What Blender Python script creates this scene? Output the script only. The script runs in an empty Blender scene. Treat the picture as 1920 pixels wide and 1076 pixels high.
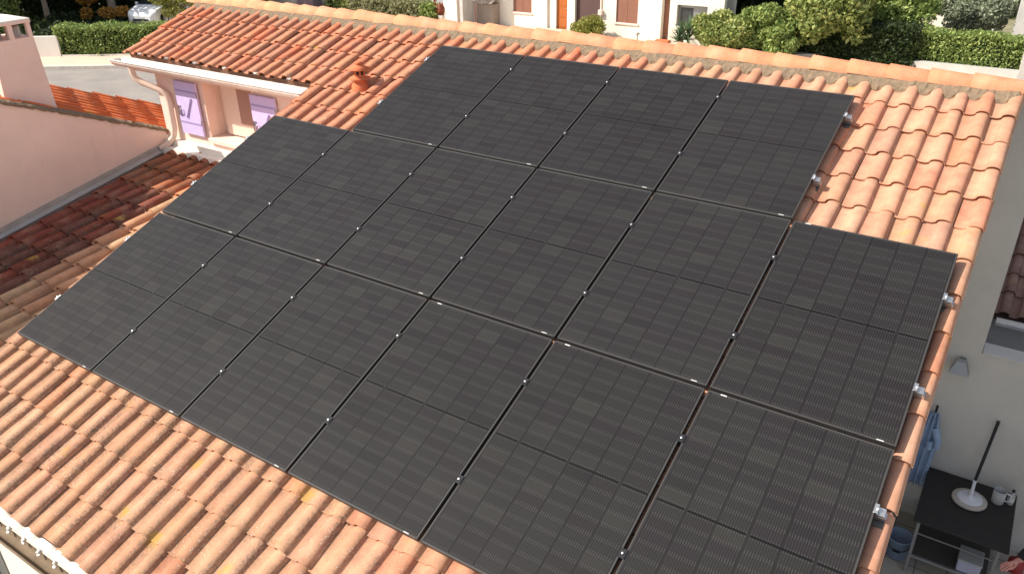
import bpy, math, random
import numpy as np
from mathutils import Vector, Matrix
R=math.radians
random.seed(7); NR=np.random.RandomState(7)
S=bpy.context.scene; COL=S.collection
# ---------------------------------------------------------------- camera
cam=bpy.data.cameras.new('camera'); co=bpy.data.objects.new('camera',cam); COL.objects.link(co)
right=Vector((0.83582195,0.548779,-0.01559711)); up=Vector((-0.24554571,0.39908841,0.88342275)); fw=Vector((-0.49102848,0.73455432,-0.46831718))
m=Matrix((right,up,-fw)).transposed().to_4x4(); m.translation=Vector((7.08900143,-2.61451682,3.61932861))
co.matrix_world=m; cam.sensor_width=36; cam.lens=1491.14/1920*36; cam.clip_end=500; cam.clip_start=.05
S.camera=co
# ---------------------------------------------------------------- light
SUN=Vector((-.83,-.70,1.0)).normalized()          # towards the sun
elev=math.asin(SUN.z); azi=math.atan2(SUN.x,SUN.y)
W=bpy.data.worlds.new("World"); S.world=W; W.use_nodes=True
nt=W.node_tree; bg=nt.nodes['Background']; sky=nt.nodes.new('ShaderNodeTexSky'); sky.sky_type='NISHITA'
sky.sun_disc=False; sky.sun_elevation=elev; sky.sun_rotation=azi; sky.altitude=50; sky.dust_density=1.5
hs_=nt.nodes.new('ShaderNodeHueSaturation'); hs_.inputs['Saturation'].default_value=.55; nt.links.new(sky.outputs[0],hs_.inputs['Color']); nt.links.new(hs_.outputs[0],bg.inputs[0]); bg.inputs[1].default_value=0.125
sl=bpy.data.lights.new('sun','SUN'); sl.energy=4.2; sl.angle=R(.5); sl.color=(1,.93,.82)
so=bpy.data.objects.new('sun',sl); COL.objects.link(so); so.rotation_euler=SUN.to_track_quat('Z','Y').to_euler()
S.view_settings.view_transform='Standard'; S.view_settings.look='None'; S.view_settings.gamma=1; S.view_settings.use_curve_mapping=False
S.view_settings.exposure=0.72
# ---------------------------------------------------------------- helpers
def link(o): COL.objects.link(o); return o
def mat(name,col,rough=.8,metal=0,noise=None,bump=0,bscale=60,spec=.3,col2=None,nscale=4,trans=None,alpha=None,streak=0):
    M=bpy.data.materials.new(name); M.use_nodes=True; t=M.node_tree; b=t.nodes['Principled BSDF']
    b.inputs['Base Color'].default_value=(*col,1); b.inputs['Roughness'].default_value=rough; b.inputs['Metallic'].default_value=metal
    b.inputs['Specular IOR Level'].default_value=spec
    tc=t.nodes.new('ShaderNodeTexCoord')
    if col2 is not None:
        n=t.nodes.new('ShaderNodeTexNoise'); n.inputs['Scale'].default_value=nscale; n.inputs['Detail'].default_value=8; n.inputs['Roughness'].default_value=.65
        t.links.new(tc.outputs['Object'],n.inputs['Vector'])
        r=t.nodes.new('ShaderNodeMapRange'); r.inputs[1].default_value=.35; r.inputs[2].default_value=.68
        t.links.new(n.outputs[0],r.inputs[0])
        x=t.nodes.new('ShaderNodeMix'); x.data_type='RGBA'; x.inputs[6].default_value=(*col,1); x.inputs[7].default_value=(*col2,1)
        t.links.new(r.outputs[0],x.inputs[0]); t.links.new(x.outputs[2],b.inputs['Base Color'])
    if streak:
        mp=t.nodes.new('ShaderNodeMapping'); mp.inputs['Scale'].default_value=(1,1,.12); t.links.new(tc.outputs['Object'],mp.inputs[0])
        n=t.nodes.new('ShaderNodeTexNoise'); n.inputs['Scale'].default_value=5; n.inputs['Detail'].default_value=9; n.inputs['Roughness'].default_value=.72; t.links.new(mp.outputs[0],n.inputs['Vector'])
        n2=t.nodes.new('ShaderNodeTexNoise'); n2.inputs['Scale'].default_value=1.1; n2.inputs['Detail'].default_value=5; t.links.new(tc.outputs['Object'],n2.inputs['Vector'])
        r=t.nodes.new('ShaderNodeMapRange'); r.inputs[1].default_value=.52; r.inputs[2].default_value=.72; t.links.new(n.outputs[0],r.inputs[0])
        r2=t.nodes.new('ShaderNodeMapRange'); r2.inputs[1].default_value=.45; r2.inputs[2].default_value=.62; t.links.new(n2.outputs[0],r2.inputs[0])
        q=t.nodes.new('ShaderNodeMath'); q.operation='MULTIPLY'; t.links.new(r.outputs[0],q.inputs[0]); t.links.new(r2.outputs[0],q.inputs[1])
        q2=t.nodes.new('ShaderNodeMath'); q2.operation='MULTIPLY'; t.links.new(q.outputs[0],q2.inputs[0]); q2.inputs[1].default_value=streak
        x=t.nodes.new('ShaderNodeMix'); x.data_type='RGBA'; src=b.inputs['Base Color'].links[0].from_socket
        t.links.new(src,x.inputs[6]); x.inputs[7].default_value=(col[0]*.5,col[1]*.48,col[2]*.46,1); t.links.new(q2.outputs[0],x.inputs[0]); t.links.new(x.outputs[2],b.inputs['Base Color'])
    if bump:
        n=t.nodes.new('ShaderNodeTexNoise'); n.inputs['Scale'].default_value=bscale; n.inputs['Detail'].default_value=6
        t.links.new(tc.outputs['Object'],n.inputs['Vector'])
        bu=t.nodes.new('ShaderNodeBump'); bu.inputs['Strength'].default_value=bump; bu.inputs['Distance'].default_value=.01
        t.links.new(n.outputs[0],bu.inputs['Height']); t.links.new(bu.outputs[0],b.inputs['Normal'])
    if trans: b.inputs['Transmission Weight'].default_value=trans
    if alpha is not None: b.inputs['Alpha'].default_value=alpha
    return M
class MB:
    def __init__(s): s.v=[]; s.f=[]; s.sm=[]
    def add(s,vs,fs,smooth=False):
        n=len(s.v); s.v+= [tuple(v) for v in vs]; s.f+=[tuple(i+n for i in f) for f in fs]; s.sm+=[smooth]*len(fs); return s
    def box(s,a,b,M=None):
        x0,y0,z0=a; x1,y1,z1=b
        vs=[(x,y,z) for x in(x0,x1) for y in(y0,y1) for z in(z0,z1)]
        if M: vs=[M@Vector(v) for v in vs]
        return s.add(vs,[(0,1,3,2),(4,6,7,5),(0,4,5,1),(2,3,7,6),(0,2,6,4),(1,5,7,3)])
    def bbox(s,a,b,e=.01,M=None):
        """box with chamfered vertical and top edges"""
        x0,y0,z0=a;x1,y1,z1=b
        def ring(i,z): return [(x0+i,y0+e,z),(x0+e,y0+i,z),(x1-e,y0+i,z),(x1-i,y0+e,z),(x1-i,y1-e,z),(x1-e,y1-i,z),(x0+e,y1-i,z),(x0+i,y1-e,z)] if i==0 else [(x0+i,y0+e+i,z),(x0+e+i,y0+i,z),(x1-e-i,y0+i,z),(x1-i,y0+e+i,z),(x1-i,y1-e-i,z),(x1-e-i,y1-i,z),(x0+e+i,y1-i,z),(x0+i,y1-e-i,z)]
        rs=ring(0,z0)+ring(0,z1-e)+ring(e,z1)
        if M: rs=[M@Vector(v) for v in rs]
        f=[tuple(range(7,-1,-1)),tuple(range(16,24))]
        for k in (0,8):
            for i in range(8): j=(i+1)%8; f.append((k+i,k+j,k+8+j,k+8+i))
        return s.add(rs,f)
    def tube(s,pts,r,seg=10,cap=True,M=None):
        pts=[Vector(p) for p in pts]; n=len(pts); vs=[]; prev=None
        for i,p in enumerate(pts):
            d=(pts[min(i+1,n-1)]-pts[max(i-1,0)]).normalized()
            if prev is None: a=d.orthogonal().normalized()
            else: a=(prev-d*prev.dot(d)).normalized()
            prev=a; b=d.cross(a); rr=r[i] if isinstance(r,(list,tuple)) else r
            for k in range(seg):
                t=2*math.pi*k/seg; vs.append(p+(a*math.cos(t)+b*math.sin(t))*rr)
        if M: vs=[M@v for v in vs]
        f=[]
        for i in range(n-1):
            for k in range(seg):
                j=(k+1)%seg; f.append((i*seg+k,i*seg+j,(i+1)*seg+j,(i+1)*seg+k))
        s.add(vs,f,True)
        if cap: s.add([vs[k] for k in range(seg)],[tuple(range(seg-1,-1,-1))]); s.add(vs[-seg:],[tuple(range(seg))])
        return s
    def lathe(s,prof,c=(0,0,0),seg=24,M=None):
        vs=[];f=[]
        for r,z in prof:
            for k in range(seg):
                t=2*math.pi*k/seg; vs.append(Vector((c[0]+r*math.cos(t),c[1]+r*math.sin(t),c[2]+z)))
        for i in range(len(prof)-1):
            for k in range(seg):
                j=(k+1)%seg; f.append((i*seg+k,i*seg+j,(i+1)*seg+j,(i+1)*seg+k))
        if M: vs=[M@v for v in vs]
        return s.add(vs,f,True)
    def poly(s,pts,thick=None):
        """prism: list of bottom points, list offset vector"""
        n=len(pts); o=Vector(thick); p=[Vector(q) for q in pts]
        return s.add(p+[q+o for q in p],[tuple(range(n-1,-1,-1)),tuple(range(n,2*n))]+[(i,(i+1)%n,n+(i+1)%n,n+i) for i in range(n)])
    def build(s,name,M,parent=None,loc=None):
        me=bpy.data.meshes.new(name); me.from_pydata([tuple(v) for v in s.v],[],s.f); me.polygons.foreach_set('use_smooth',s.sm)
        me.materials.append(M); o=bpy.data.objects.new(name,me); link(o)
        if parent: o.parent=parent
        if loc: o.location=loc
        me.update(); return o
def tag(o,label=None,cat=None,group=None,kind=None):
    if label:o['label']=label
    if cat:o['category']=cat
    if group:o['group']=group
    if kind:o['kind']=kind
    return o
def thing(name,label,cat,loc=(0,0,0),rz=0,group=None):
    o=bpy.data.objects.new(name,None); link(o); o.location=loc; o.rotation_euler=(0,0,rz); o.empty_display_size=.1
    return tag(o,label,cat,group)
def struct(mb,name,M): return tag(mb.build(name,M),kind='structure')
def npmesh(name,V,F,M,parent=None,smooth=False,attrs=None):
    me=bpy.data.meshes.new(name); k=F.shape[1]
    me.vertices.add(len(V)); me.vertices.foreach_set('co',V.astype(np.float32).ravel())
    me.loops.add(F.size); me.loops.foreach_set('vertex_index',F.astype(np.int32).ravel())
    me.polygons.add(len(F)); me.polygons.foreach_set('loop_start',np.arange(0,F.size,k,dtype=np.int32))
    me.polygons.foreach_set('use_smooth',np.full(len(F),smooth))
    me.update(calc_edges=True)
    if attrs:
        for n,a in attrs.items():
            if a.ndim==2:
                at=me.color_attributes.new(n,'FLOAT_COLOR','POINT'); at.data.foreach_set('color',np.c_[a,np.ones(len(a))].astype(np.float32).ravel())
            else:
                at=me.attributes.new(n,'FLOAT','POINT'); at.data.foreach_set('value',a.astype(np.float32))
    me.materials.append(M); o=bpy.data.objects.new(name,me); link(o)
    if parent:o.parent=parent
    return o
# ---------------------------------------------------------------- materials
def tile_material(name,lich=1.0):
    M=bpy.data.materials.new(name); M.use_nodes=True; t=M.node_tree; L=t.links; N=t.nodes; b=N['Principled BSDF']
    b.inputs['Roughness'].default_value=.85; b.inputs['Specular IOR Level'].default_value=.2
    tc=N.new('ShaderNodeTexCoord'); a=N.new('ShaderNodeAttribute'); a.attribute_name='Col'
    d=N.new('ShaderNodeAttribute'); d.attribute_name='dirt'
    def noise(s,det=6,ro=.6,off=(0,0,0)):
        mp=N.new('ShaderNodeMapping'); mp.inputs['Location'].default_value=off; L.new(tc.outputs['Object'],mp.inputs[0])
        n=N.new('ShaderNodeTexNoise'); n.inputs['Scale'].default_value=s; n.inputs['Detail'].default_value=det; n.inputs['Roughness'].default_value=ro
        L.new(mp.outputs[0],n.inputs['Vector']); return n.outputs[0]
    def rng(x,a0,a1,b0=0,b1=1):
        r=N.new('ShaderNodeMapRange'); r.inputs[1].default_value=a0; r.inputs[2].default_value=a1; r.inputs[3].default_value=b0; r.inputs[4].default_value=b1; L.new(x,r.inputs[0]); return r.outputs[0]
    def math_(op,x,y):
        r=N.new('ShaderNodeMath'); r.operation=op
        for i,q in enumerate((x,y)):
            if isinstance(q,(int,float)): r.inputs[i].default_value=q
            else: L.new(q,r.inputs[i])
        return r.outputs[0]
    def mix(f,x,y):
        r=N.new('ShaderNodeMix'); r.data_type='RGBA'
        if isinstance(f,float): r.inputs[0].default_value=f
        else: L.new(f,r.inputs[0])
        for i,q in ((6,x),(7,y)):
            if isinstance(q,tuple): r.inputs[i].default_value=(*q,1)
            else: L.new(q,r.inputs[i])
        return r.outputs[2]
    def vs(x,k):
        r=N.new('ShaderNodeVectorMath'); r.operation='SCALE'; L.new(x,r.inputs[0]); L.new(k,r.inputs[3]); return r.outputs[0]
    c=vs(a.outputs['Color'],rng(noise(9,5),.3,.7,.82,1.14))
    # pale bloom (lime, weathering)
    c=mix(math_('MULTIPLY',rng(noise(5,6,.65,(3,1,0)),.5,.72),.35),c,(.56,.37,.25))
    # dark grimy lichen: speckles, more where 'dirt' is high
    sp=rng(noise(55,8,.75,(7,7,7)),.42,.60); br=rng(noise(4,4,.6,(2,9,4)),.35,.65,.25,1)
    f=math_('MULTIPLY',math_('MULTIPLY',sp,br),d.outputs['Fac'])
    c=mix(f,c,(.15,.115,.085))
    # fine light specks
    v=N.new('ShaderNodeTexVoronoi'); v.inputs['Scale'].default_value=42; L.new(tc.outputs['Object'],v.inputs['Vector'])
    f=math_('MULTIPLY',math_('MULTIPLY',math_('LESS_THAN',v.outputs['Distance'],.16),rng(noise(2.5,2),.48,.6)),math_('ADD',d.outputs['Fac'],.12))
    c=mix(math_('MINIMUM',f,.85),c,(.62,.57,.49))
    # yellow lichen rosettes
    v=N.new('ShaderNodeTexVoronoi'); v.inputs['Scale'].default_value=2.1; v.inputs['Randomness'].default_value=1
    mp=N.new('ShaderNodeMapping'); mp.inputs['Location'].default_value=(1.7,.3,2.2); L.new(tc.outputs['Object'],mp.inputs[0]); L.new(mp.outputs[0],v.inputs['Vector'])
    dd=math_('ADD',math_('ADD',v.outputs['Distance'],rng(noise(26,4),.3,.7,-.08,.08)),rng(noise(120,4,.8,(4,4,4)),.3,.7,-.10,.10))
    f=math_('MULTIPLY',rng(dd,.07,.13,1,0),rng(noise(1.3,1,.5,(5,5,5)),.46,.5)); f=math_('MULTIPLY',f,.7*lich)
    c=mix(math_('MINIMUM',f,.9),c,(.44,.27,.055))
    L.new(c,b.inputs['Base Color'])
    bu=N.new('ShaderNodeBump'); bu.inputs['Strength'].default_value=.35; bu.inputs['Distance'].default_value=.006
    L.new(noise(70,8,.7),bu.inputs['Height']); L.new(bu.outputs[0],b.inputs['Normal'])
    return M
M_tile=tile_material('terracotta_tile')
M_ridge=tile_material('ridge_terracotta',1.6)
M_mortar=mat('mortar',(.25,.175,.11),.95,col2=(.15,.115,.08),nscale=22,bump=1,bscale=50)
M_pink=mat('pink_render',(.84,.63,.53),.9,col2=(.76,.57,.48),nscale=1.3,bump=.4,bscale=90,streak=.45)
M_white=mat('white_render',(.80,.74,.66),.9,col2=(.70,.64,.56),nscale=1.2,bump=.2,bscale=90)
M_grey=mat('grey_render',(.53,.50,.46),.92,col2=(.44,.42,.385),nscale=1.1,bump=.5,bscale=60,streak=.5)
M_cream=mat('cream_render',(.78,.72,.62),.9,col2=(.72,.66,.56),nscale=.8,bump=.15,bscale=60)
M_pvc=mat('white_pvc',(.82,.78,.72),.45,spec=.5,col2=(.70,.62,.54),nscale=7)
M_pvcpink=mat('beige_pvc',(.76,.58,.47),.5,spec=.5)
M_frame=mat('black_anodised_frame',(.05,.047,.045),.5,metal=.2,spec=.5)
M_alu=mat('aluminium',(.62,.62,.62),.3,metal=1)
M_steel=mat('bright_steel',(.75,.73,.70),.38,metal=1)
M_dkmetal=mat('dark_zinc',(.12,.115,.11),.5,metal=.5)
M_black=mat('black_plastic',(.015,.015,.017),.5)
M_label=mat('white_sticker',(.55,.54,.52),.6)
M_lilac=mat('lilac_paint',(.54,.44,.72),.55,col2=(.60,.50,.76),nscale=8)
M_brown=mat('brown_paint',(.22,.10,.065),.6,col2=(.26,.12,.08),nscale=6)
M_dkbrown=mat('dark_brown_roller',(.105,.06,.055),.6)
M_wood=mat('orange_wood',(.42,.13,.03),.45,col2=(.34,.09,.02),nscale=10)
M_glass=mat('dark_window_glass',(.03,.035,.04),.08,spec=.6)
M_curt=mat('curtained_window_glass',(.38,.22,.17),.25,spec=.5)
M_asph=mat('asphalt',(.30,.265,.235),.95,col2=(.22,.20,.18),nscale=.8,bump=.5,bscale=30)
M_pave=mat('pale_pavement',(.62,.50,.38),.9,col2=(.54,.43,.33),nscale=.7,bump=.2,bscale=20)
M_kerb=mat('kerb_stone',(.66,.58,.49),.9,col2=(.5,.45,.4),nscale=5)
M_ground=mat('dry_ground',(.36,.29,.21),.95,col2=(.16,.17,.08),nscale=.5)
M_lawn=mat('lawn',(.30,.32,.08),.95,col2=(.20,.25,.06),nscale=2)
M_bark=mat('bark',(.42,.34,.26),.95,col2=(.26,.2,.15),nscale=8,bump=.6,bscale=15)
M_blue=mat('blue_cloth',(.30,.38,.52),.9,col2=(.20,.28,.42),nscale=9)
M_tarp=mat('blue_tarpaulin',(.16,.26,.50),.5,col2=(.26,.34,.48),nscale=5,bump=.6,bscale=6)
M_tabl=mat('black_table_board',(.022,.020,.020),.6,col2=(.03,.027,.026),nscale=9)
M_bucket=mat('blue_grey_plastic',(.17,.22,.30),.4)
M_greym=mat('grey_metal',(.33,.33,.33),.4,metal=.6)
M_mop=mat('pale_plastic',(.62,.62,.66),.45)
M_mopedge=mat('beige_bristles',(.42,.38,.33),.9)
M_clear=mat('clear_plastic',(.55,.56,.55),.2,trans=.4,spec=.5)
M_skin=mat('skin',(.58,.26,.21),.6)
M_sleeve=mat('black_fabric',(.02,.018,.02),.9)
M_trous=mat('dark_denim',(.04,.05,.08),.9)
M_hair=mat('dark_hair',(.03,.02,.015),.7)
M_red=mat('red_plastic',(.35,.04,.04),.5)
M_car=mat('white_car_paint',(.80,.80,.80),.25,spec=.6)
M_lampg=mat('lamp_glass',(.5,.5,.52),.15,spec=.6)
M_terr=mat('clay_vent',(.62,.17,.07),.8,col2=(.54,.14,.055),nscale=14,bump=.3)
M_awn=mat('shed_tile',(.50,.42,.36),.9,col2=(.38,.32,.28),nscale=9)
M_curtain=mat('mauve_fabric',(.40,.29,.29),.95,col2=(.34,.25,.25),nscale=6)
M_rust=mat('rusty_red_metal',(.28,.06,.035),.7)

def leafmat(name,c1,c2,c3=None):
    M=bpy.data.materials.new(name); M.use_nodes=True; t=M.node_tree; b=t.nodes['Principled BSDF']; L=t.links
    g=t.nodes.new('ShaderNodeNewGeometry'); cr=t.nodes.new('ShaderNodeValToRGB')
    cr.color_ramp.elements[0].color=(*c1,1); cr.color_ramp.elements[1].color=(*c2,1)
    if c3: e=cr.color_ramp.elements.new(.5); e.color=(*c3,1)
    L.new(g.outputs['Random Per Island'],cr.inputs[0]); L.new(cr.outputs[0],b.inputs['Base Color'])
    b.inputs['Roughness'].default_value=.55; b.inputs['Specular IOR Level'].default_value=.35
    # leaves let light through
    tr=t.nodes.new('ShaderNodeBsdfTranslucent'); L.new(cr.outputs[0],tr.inputs[0])
    mx=t.nodes.new('ShaderNodeMixShader'); mx.inputs[0].default_value=.3
    L.new(b.outputs[0],mx.inputs[1]); L.new(tr.outputs[0],mx.inputs[2]); L.new(mx.outputs[0],t.nodes['Material Output'].inputs[0])
    return M
F_hedge=leafmat('hedge_leaves',(.10,.17,.045),(.42,.48,.15),(.24,.31,.08))
F_dark=leafmat('dark_leaves',(.02,.035,.012),(.05,.075,.02))  # darker leaves: shade of the wood and trees put into the colour
F_bright=leafmat('fresh_leaves',(.14,.19,.05),(.44,.45,.15),(.27,.32,.09))
F_olive=leafmat('olive_leaves',(.14,.17,.10),(.34,.37,.25))
F_yel=leafmat('yellow_green_leaves',(.16,.18,.03),(.36,.34,.08))
F_pale=leafmat('pale_leaves',(.14,.15,.06),(.42,.40,.24),(.26,.26,.12))
F_orange=leafmat('orange_leaves',(.35,.16,.03),(.55,.30,.06))
F_blade=leafmat('yucca_blades',(.06,.12,.05),(.15,.22,.10))
M_core=mat('foliage_core',(.018,.028,.01),1)

# ---------------------------------------------------------------- tiled roofs
C20,S20=math.cos(R(20)),math.sin(R(20))
def plane_map(u,v,h,base=(0,0,0),th=R(20)):
    c,s=math.cos(th),math.sin(th)
    return np.stack([base[0]+u,base[1]+v*c-h*s,base[2]+v*s+h*c],-1)
def tiles(name,us,vs,parent,base,th,h0,palette,dirtf,pitch=.2,expo=.357,bw=.052,bh=.046,lift=.023,seed=1,cut=None,lip=.013,sides=True):
    """roll-and-pan roof tiles: each tile its own course step, slight shifts"""
    rs=np.random.RandomState(seed); V=[];F=[];Cc=[];D=[];nb=0
    k=pitch/.2
    prof=[(-.138*k,.0035),(-.134*k,.0015),(-.118*k,-.003),(-.080*k,-.0035),(-(bw/k+.012)*k,.002)]
    na=9
    for i in range(na+1):
        a=math.pi*(1-i/na); prof.append((.004*k+bw*math.cos(a), .012+ (bh-.012)*math.sin(a)**.85 if 0<i<na else .012))
    prof+=[(bw+.010*k,.0075),(bw+.013*k,.003)]
    prof=np.array(prof); n=len(prof)
    vall=np.clip(1-(prof[:,1]/.05),0,1)
    flank=np.where(prof[:,0]>.02,1,.0)
    for u in us:
        for v in vs:
            if cut and cut(u,v): continue
            du,dv=rs.normal(0,.0035),rs.normal(0,.008); rot=rs.normal(0,.013); hh=rs.normal(0,.0028); sc=1+rs.normal(0,.02)
            L=expo+.03
            rows=[]
            for t,(vv,lf) in enumerate(((0,lift),(.5,lift*(1-.5*L/expo)),(1,lift*(1-L/expo)))):
                y=v+dv+vv*L
                x=u+du+prof[:,0]+rot*(vv-.5)*L
                taper=1-.05*vv
                rows.append(plane_map(x,np.full(n,y),h0+hh+prof[:,1]*sc*taper+lf,base,th))
            y=v+dv
            edge=plane_map(u+du+prof[:,0]-rot*.5*L,np.full(n,y+.001),h0+hh+prof[:,1]*sc+lift-lip,base,th)
            back=plane_map(u+du+prof[:,0]*.94-rot*.5*L,np.full(n,y+.10),h0+hh+prof[:,1]*.86+lift-lip,base,th)
            P=np.concatenate([edge]+rows+[back])
            F_=[]
            for r_ in range(3):
                for i in range(n-1): F_.append((r_*n+i,r_*n+i+1,(r_+1)*n+i+1,(r_+1)*n+i))
            for i in range(n-1): F_.append((4*n+i,4*n+i+1,i+1,i))
            V.append(P);F.append(np.array(F_)+nb);nb+=len(P)
            col=palette(u,v,rs)
            dr=dirtf(u,v,rs)
            one=np.concatenate([vall*.35+flank*.75]*5); Cc.append(np.repeat([col],len(P),0)); D.append(np.clip(dr*(.25+one),0,1))
    return npmesh(name,np.concatenate(V),np.concatenate(F),M_tile,parent,True,{'Col':np.concatenate(Cc),'dirt':np.concatenate(D)})
def pal_main(u,v,rs):
    right=np.clip((u-3.2)/2.5,0,1)
    w=rs.rand()
    a=np.array([.455,.235,.137]); b=np.array([.50,.252,.158])
    c=a*(1-right)+b*right
    if w<(.04 if u<4.5 else .0): c=np.array([.56,.20,.10])
    elif w<.10: c=c*np.array([1.03,.88,.84])
    elif w<.22: c=c*np.array([1.0,1.07,1.09])
    if v>3.3 and u<3.6: c=c*np.array([1.10,.84,.80])
    return c*(1+rs.normal(0,.05))*np.array([1,1+rs.normal(0,.016),1+rs.normal(0,.022)])
def dirt_main(u,v,rs):
    base=1.35 if v<1 else .7
    base*=np.clip(1.15-u/6.2,.12,1)
    return base*(.6+.8*rs.rand())

# ================================================================ OUR HOUSE
H0=-.135        # valley of the tiles below the panels' top plane
house=thing('tiled_house','pink rendered house with lilac shutters, its terracotta roof carrying the black solar panels','house',(0,0,-3.3))
def onhouse(o):
    o.parent=house; o.matrix_parent_inverse=Matrix.Translation((0,0,3.3)); return o
us=[.2*k-.045 for k in range(0,36)]; vs_=[-1.141+.357*k for k in range(0,19)]
t1=tiles('roof_tiles',us,vs_,None,(0,0,0),R(20),H0,pal_main,dirt_main,seed=3); onhouse(t1)
us2=[.2*k-.045 for k in range(-19,0)]; vs2=[4.245]+vs_[16:19]
t2=tiles('roof_tiles',us2,vs2,None,(0,0,0),R(20),H0,pal_main,dirt_main,seed=5); onhouse(t2)
# lean-to on the left, flatter
A_L=R(10.0)
def pal_left(u,v,rs):  # wall's shade put into the tile colours beside it, over real lichen
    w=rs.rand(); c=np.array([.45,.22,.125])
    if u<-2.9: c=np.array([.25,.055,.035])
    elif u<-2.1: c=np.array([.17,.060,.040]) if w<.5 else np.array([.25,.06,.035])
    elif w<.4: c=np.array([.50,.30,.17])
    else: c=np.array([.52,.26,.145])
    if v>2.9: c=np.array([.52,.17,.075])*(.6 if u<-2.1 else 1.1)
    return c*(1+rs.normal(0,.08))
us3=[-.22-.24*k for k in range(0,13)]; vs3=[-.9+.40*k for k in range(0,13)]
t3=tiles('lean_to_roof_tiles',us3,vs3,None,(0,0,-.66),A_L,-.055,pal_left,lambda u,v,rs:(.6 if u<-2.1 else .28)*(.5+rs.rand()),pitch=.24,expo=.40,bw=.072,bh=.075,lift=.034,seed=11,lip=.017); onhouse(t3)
# mortar dabs along the step between the two roofs, top of lean-to: flashing band
mb=MB()
mb.box((-3.42,4.02,.06),(-.12,4.115,.17)); mb.box((-3.42,3.90,-.02),(-.12,4.019,.085))
onhouse(mb.build('flashing_band',M_white))
mb=MB(); zl=lambda Y:-.66+Y*math.tan(A_L)
mb.poly([(-3.40,-1.2,zl(-1.2)-.02),(-3.40,4.0,zl(4.0)-.02),(-3.40,4.0,zl(4)+.075),(-3.40,-1.2,zl(-1.2)+.075)],(.012,0,0))
mb.poly([(-3.387,-1.2,zl(-1.2)+.0),(-3.387,4.0,zl(4.0)+.0),(-3.335,4.0,zl(4)-.03),(-3.335,-1.2,zl(-1.2)-.03)],(0,0,.012))
onhouse(mb.build('wall_flashing',mat('zinc_flashing',(.50,.47,.43),.55,metal=.2,col2=(.36,.33,.30),nscale=3)))
# roof bodies (boards and walls under the tiles)
def P(u,v,h): c=plane_map(np.array(u,float),np.array(v,float),np.array(h,float)); return tuple(c)
mb=MB()
def slab(u0,u1,v0,v1,h0,h1):
    q=[P(u0,v0,h0),P(u1,v0,h0),P(u1,v1,h0),P(u0,v1,h0)]; r_=[P(u0,v0,h1),P(u1,v0,h1),P(u1,v1,h1),P(u0,v1,h1)]
    mb.add(q+r_,[(0,3,2,1),(4,5,6,7),(0,1,5,4),(1,2,6,5),(2,3,7,6),(3,0,4,7)])
slab(-.10,6.985,-1.02,5.70,H0-.10,H0-.008); slab(-3.88,-.10,4.27,5.70,H0-.10,H0-.008)
# back slope
zr=5.70*S20; yr=5.70*C20
mb.add([(-3.88,yr,zr-.2),(6.985,yr,zr-.2),(6.985,yr+2.6,zr-1.15),(-3.88,yr+2.6,zr-1.15),(-3.88,yr,zr-.1),(6.985,yr,zr-.1),(6.985,yr+2.6,zr-1.05),(-3.88,yr+2.6,zr-1.05)],[(0,3,2,1),(4,5,6,7),(0,1,5,4),(1,2,6,5),(2,3,7,6),(3,0,4,7)])
onhouse(mb.build('roof_deck',mat('roof_deck',(.36,.2,.13),.9)))
# mortar filling under the ridge tiles: lumpy
mb=MB(); rs=np.random.RandomState(4); nx=420
vs0=[];fs=[]
for i in range(nx+1):
    u=-3.9+(10.88)*i/nx
    w=.5+.5*math.sin(2*math.pi*(u+.045)/.2+math.pi/2)   # 1 on the rolls
    a=5.475+.03*w+rs.normal(0,.004); 
    for (v,h) in ((a+.03,H0+.005),(a+.05,H0+.028+.02*w+rs.normal(0,.0025)),(5.60,-.085+rs.normal(0,.003)),(5.66,-.065),(5.80,-.12)): vs0.append(P(u,v,h))
for i in range(nx):
    for k in range(4): fs.append((i*5+k,(i+1)*5+k,(i+1)*5+k+1,i*5+k+1))
mb.add(vs0,fs,False); onhouse(mb.build('ridge_mortar',M_mortar))
# ridge caps, each overlapping the next
V=[];F=[];Cc=[];nb=0;k=0; u=7.0
rs=np.random.RandomState(9)
while u>-3.95:
    L=.40; n=9; r0,r1=.118,.104; c=np.array([.60,.225,.12])*(1+rs.normal(0,.03)); c[1]*=1+rs.normal(0,.025); c[1:]*=1+.22*np.clip((4-u)/6,0,1)
    rows=[]
    dz=rs.normal(0,.004)
    for (uu,r,lf) in ((u,r1+.0,0.0),(u-L*.5,(r0+r1)/2,.006),(u-L,r0,.014),(u-L,r0-.014,.014)):
        for i in range(n+1):
            a=math.pi*i/n
            rows.append((uu,5.437-r*1.08*math.cos(a),1.848+dz+lf+r*.86*math.sin(a)))
    rows=np.array(rows); f=[]
    for q in range(3):
        for i in range(n): f.append((q*(n+1)+i,q*(n+1)+i+1,(q+1)*(n+1)+i+1,(q+1)*(n+1)+i))
    V.append(rows);F.append(np.array(f)+nb);nb+=len(rows);Cc.append(np.repeat([c],len(rows),0)); u-=.345
V=np.concatenate(V); o=npmesh('ridge_caps',V,np.concatenate(F),M_ridge,None,True,{'Col':np.concatenate(Cc),'dirt':np.full(len(V),.12)}); onhouse(o)
# walls
mb=MB()
zs=lambda Y:Y*math.tan(R(20))-.28
# front wall under main eave, gable right, core
mb.poly([(6.90,-.78,-3.3),(6.90,yr+2.2,-3.3),(6.90,yr+2.2,zs(yr)-.85),(6.90,yr,zs(yr)),(6.90,-.78,zs(-.78))],(-.22,0,0))
mb.box((-.05,-.78,-3.3),(6.68,-.56,-.575))
mb.poly([(-.05,-.56,-3.3),(-.05,yr,-3.3),(-.05,yr,zs(yr)),(-.05,-.56,zs(-.56))],(.2,0,0))
mb.box((-3.4,-.80,-3.3),(-.06,-.58,-.86))
onhouse(mb.build('wall',M_white))
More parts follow.
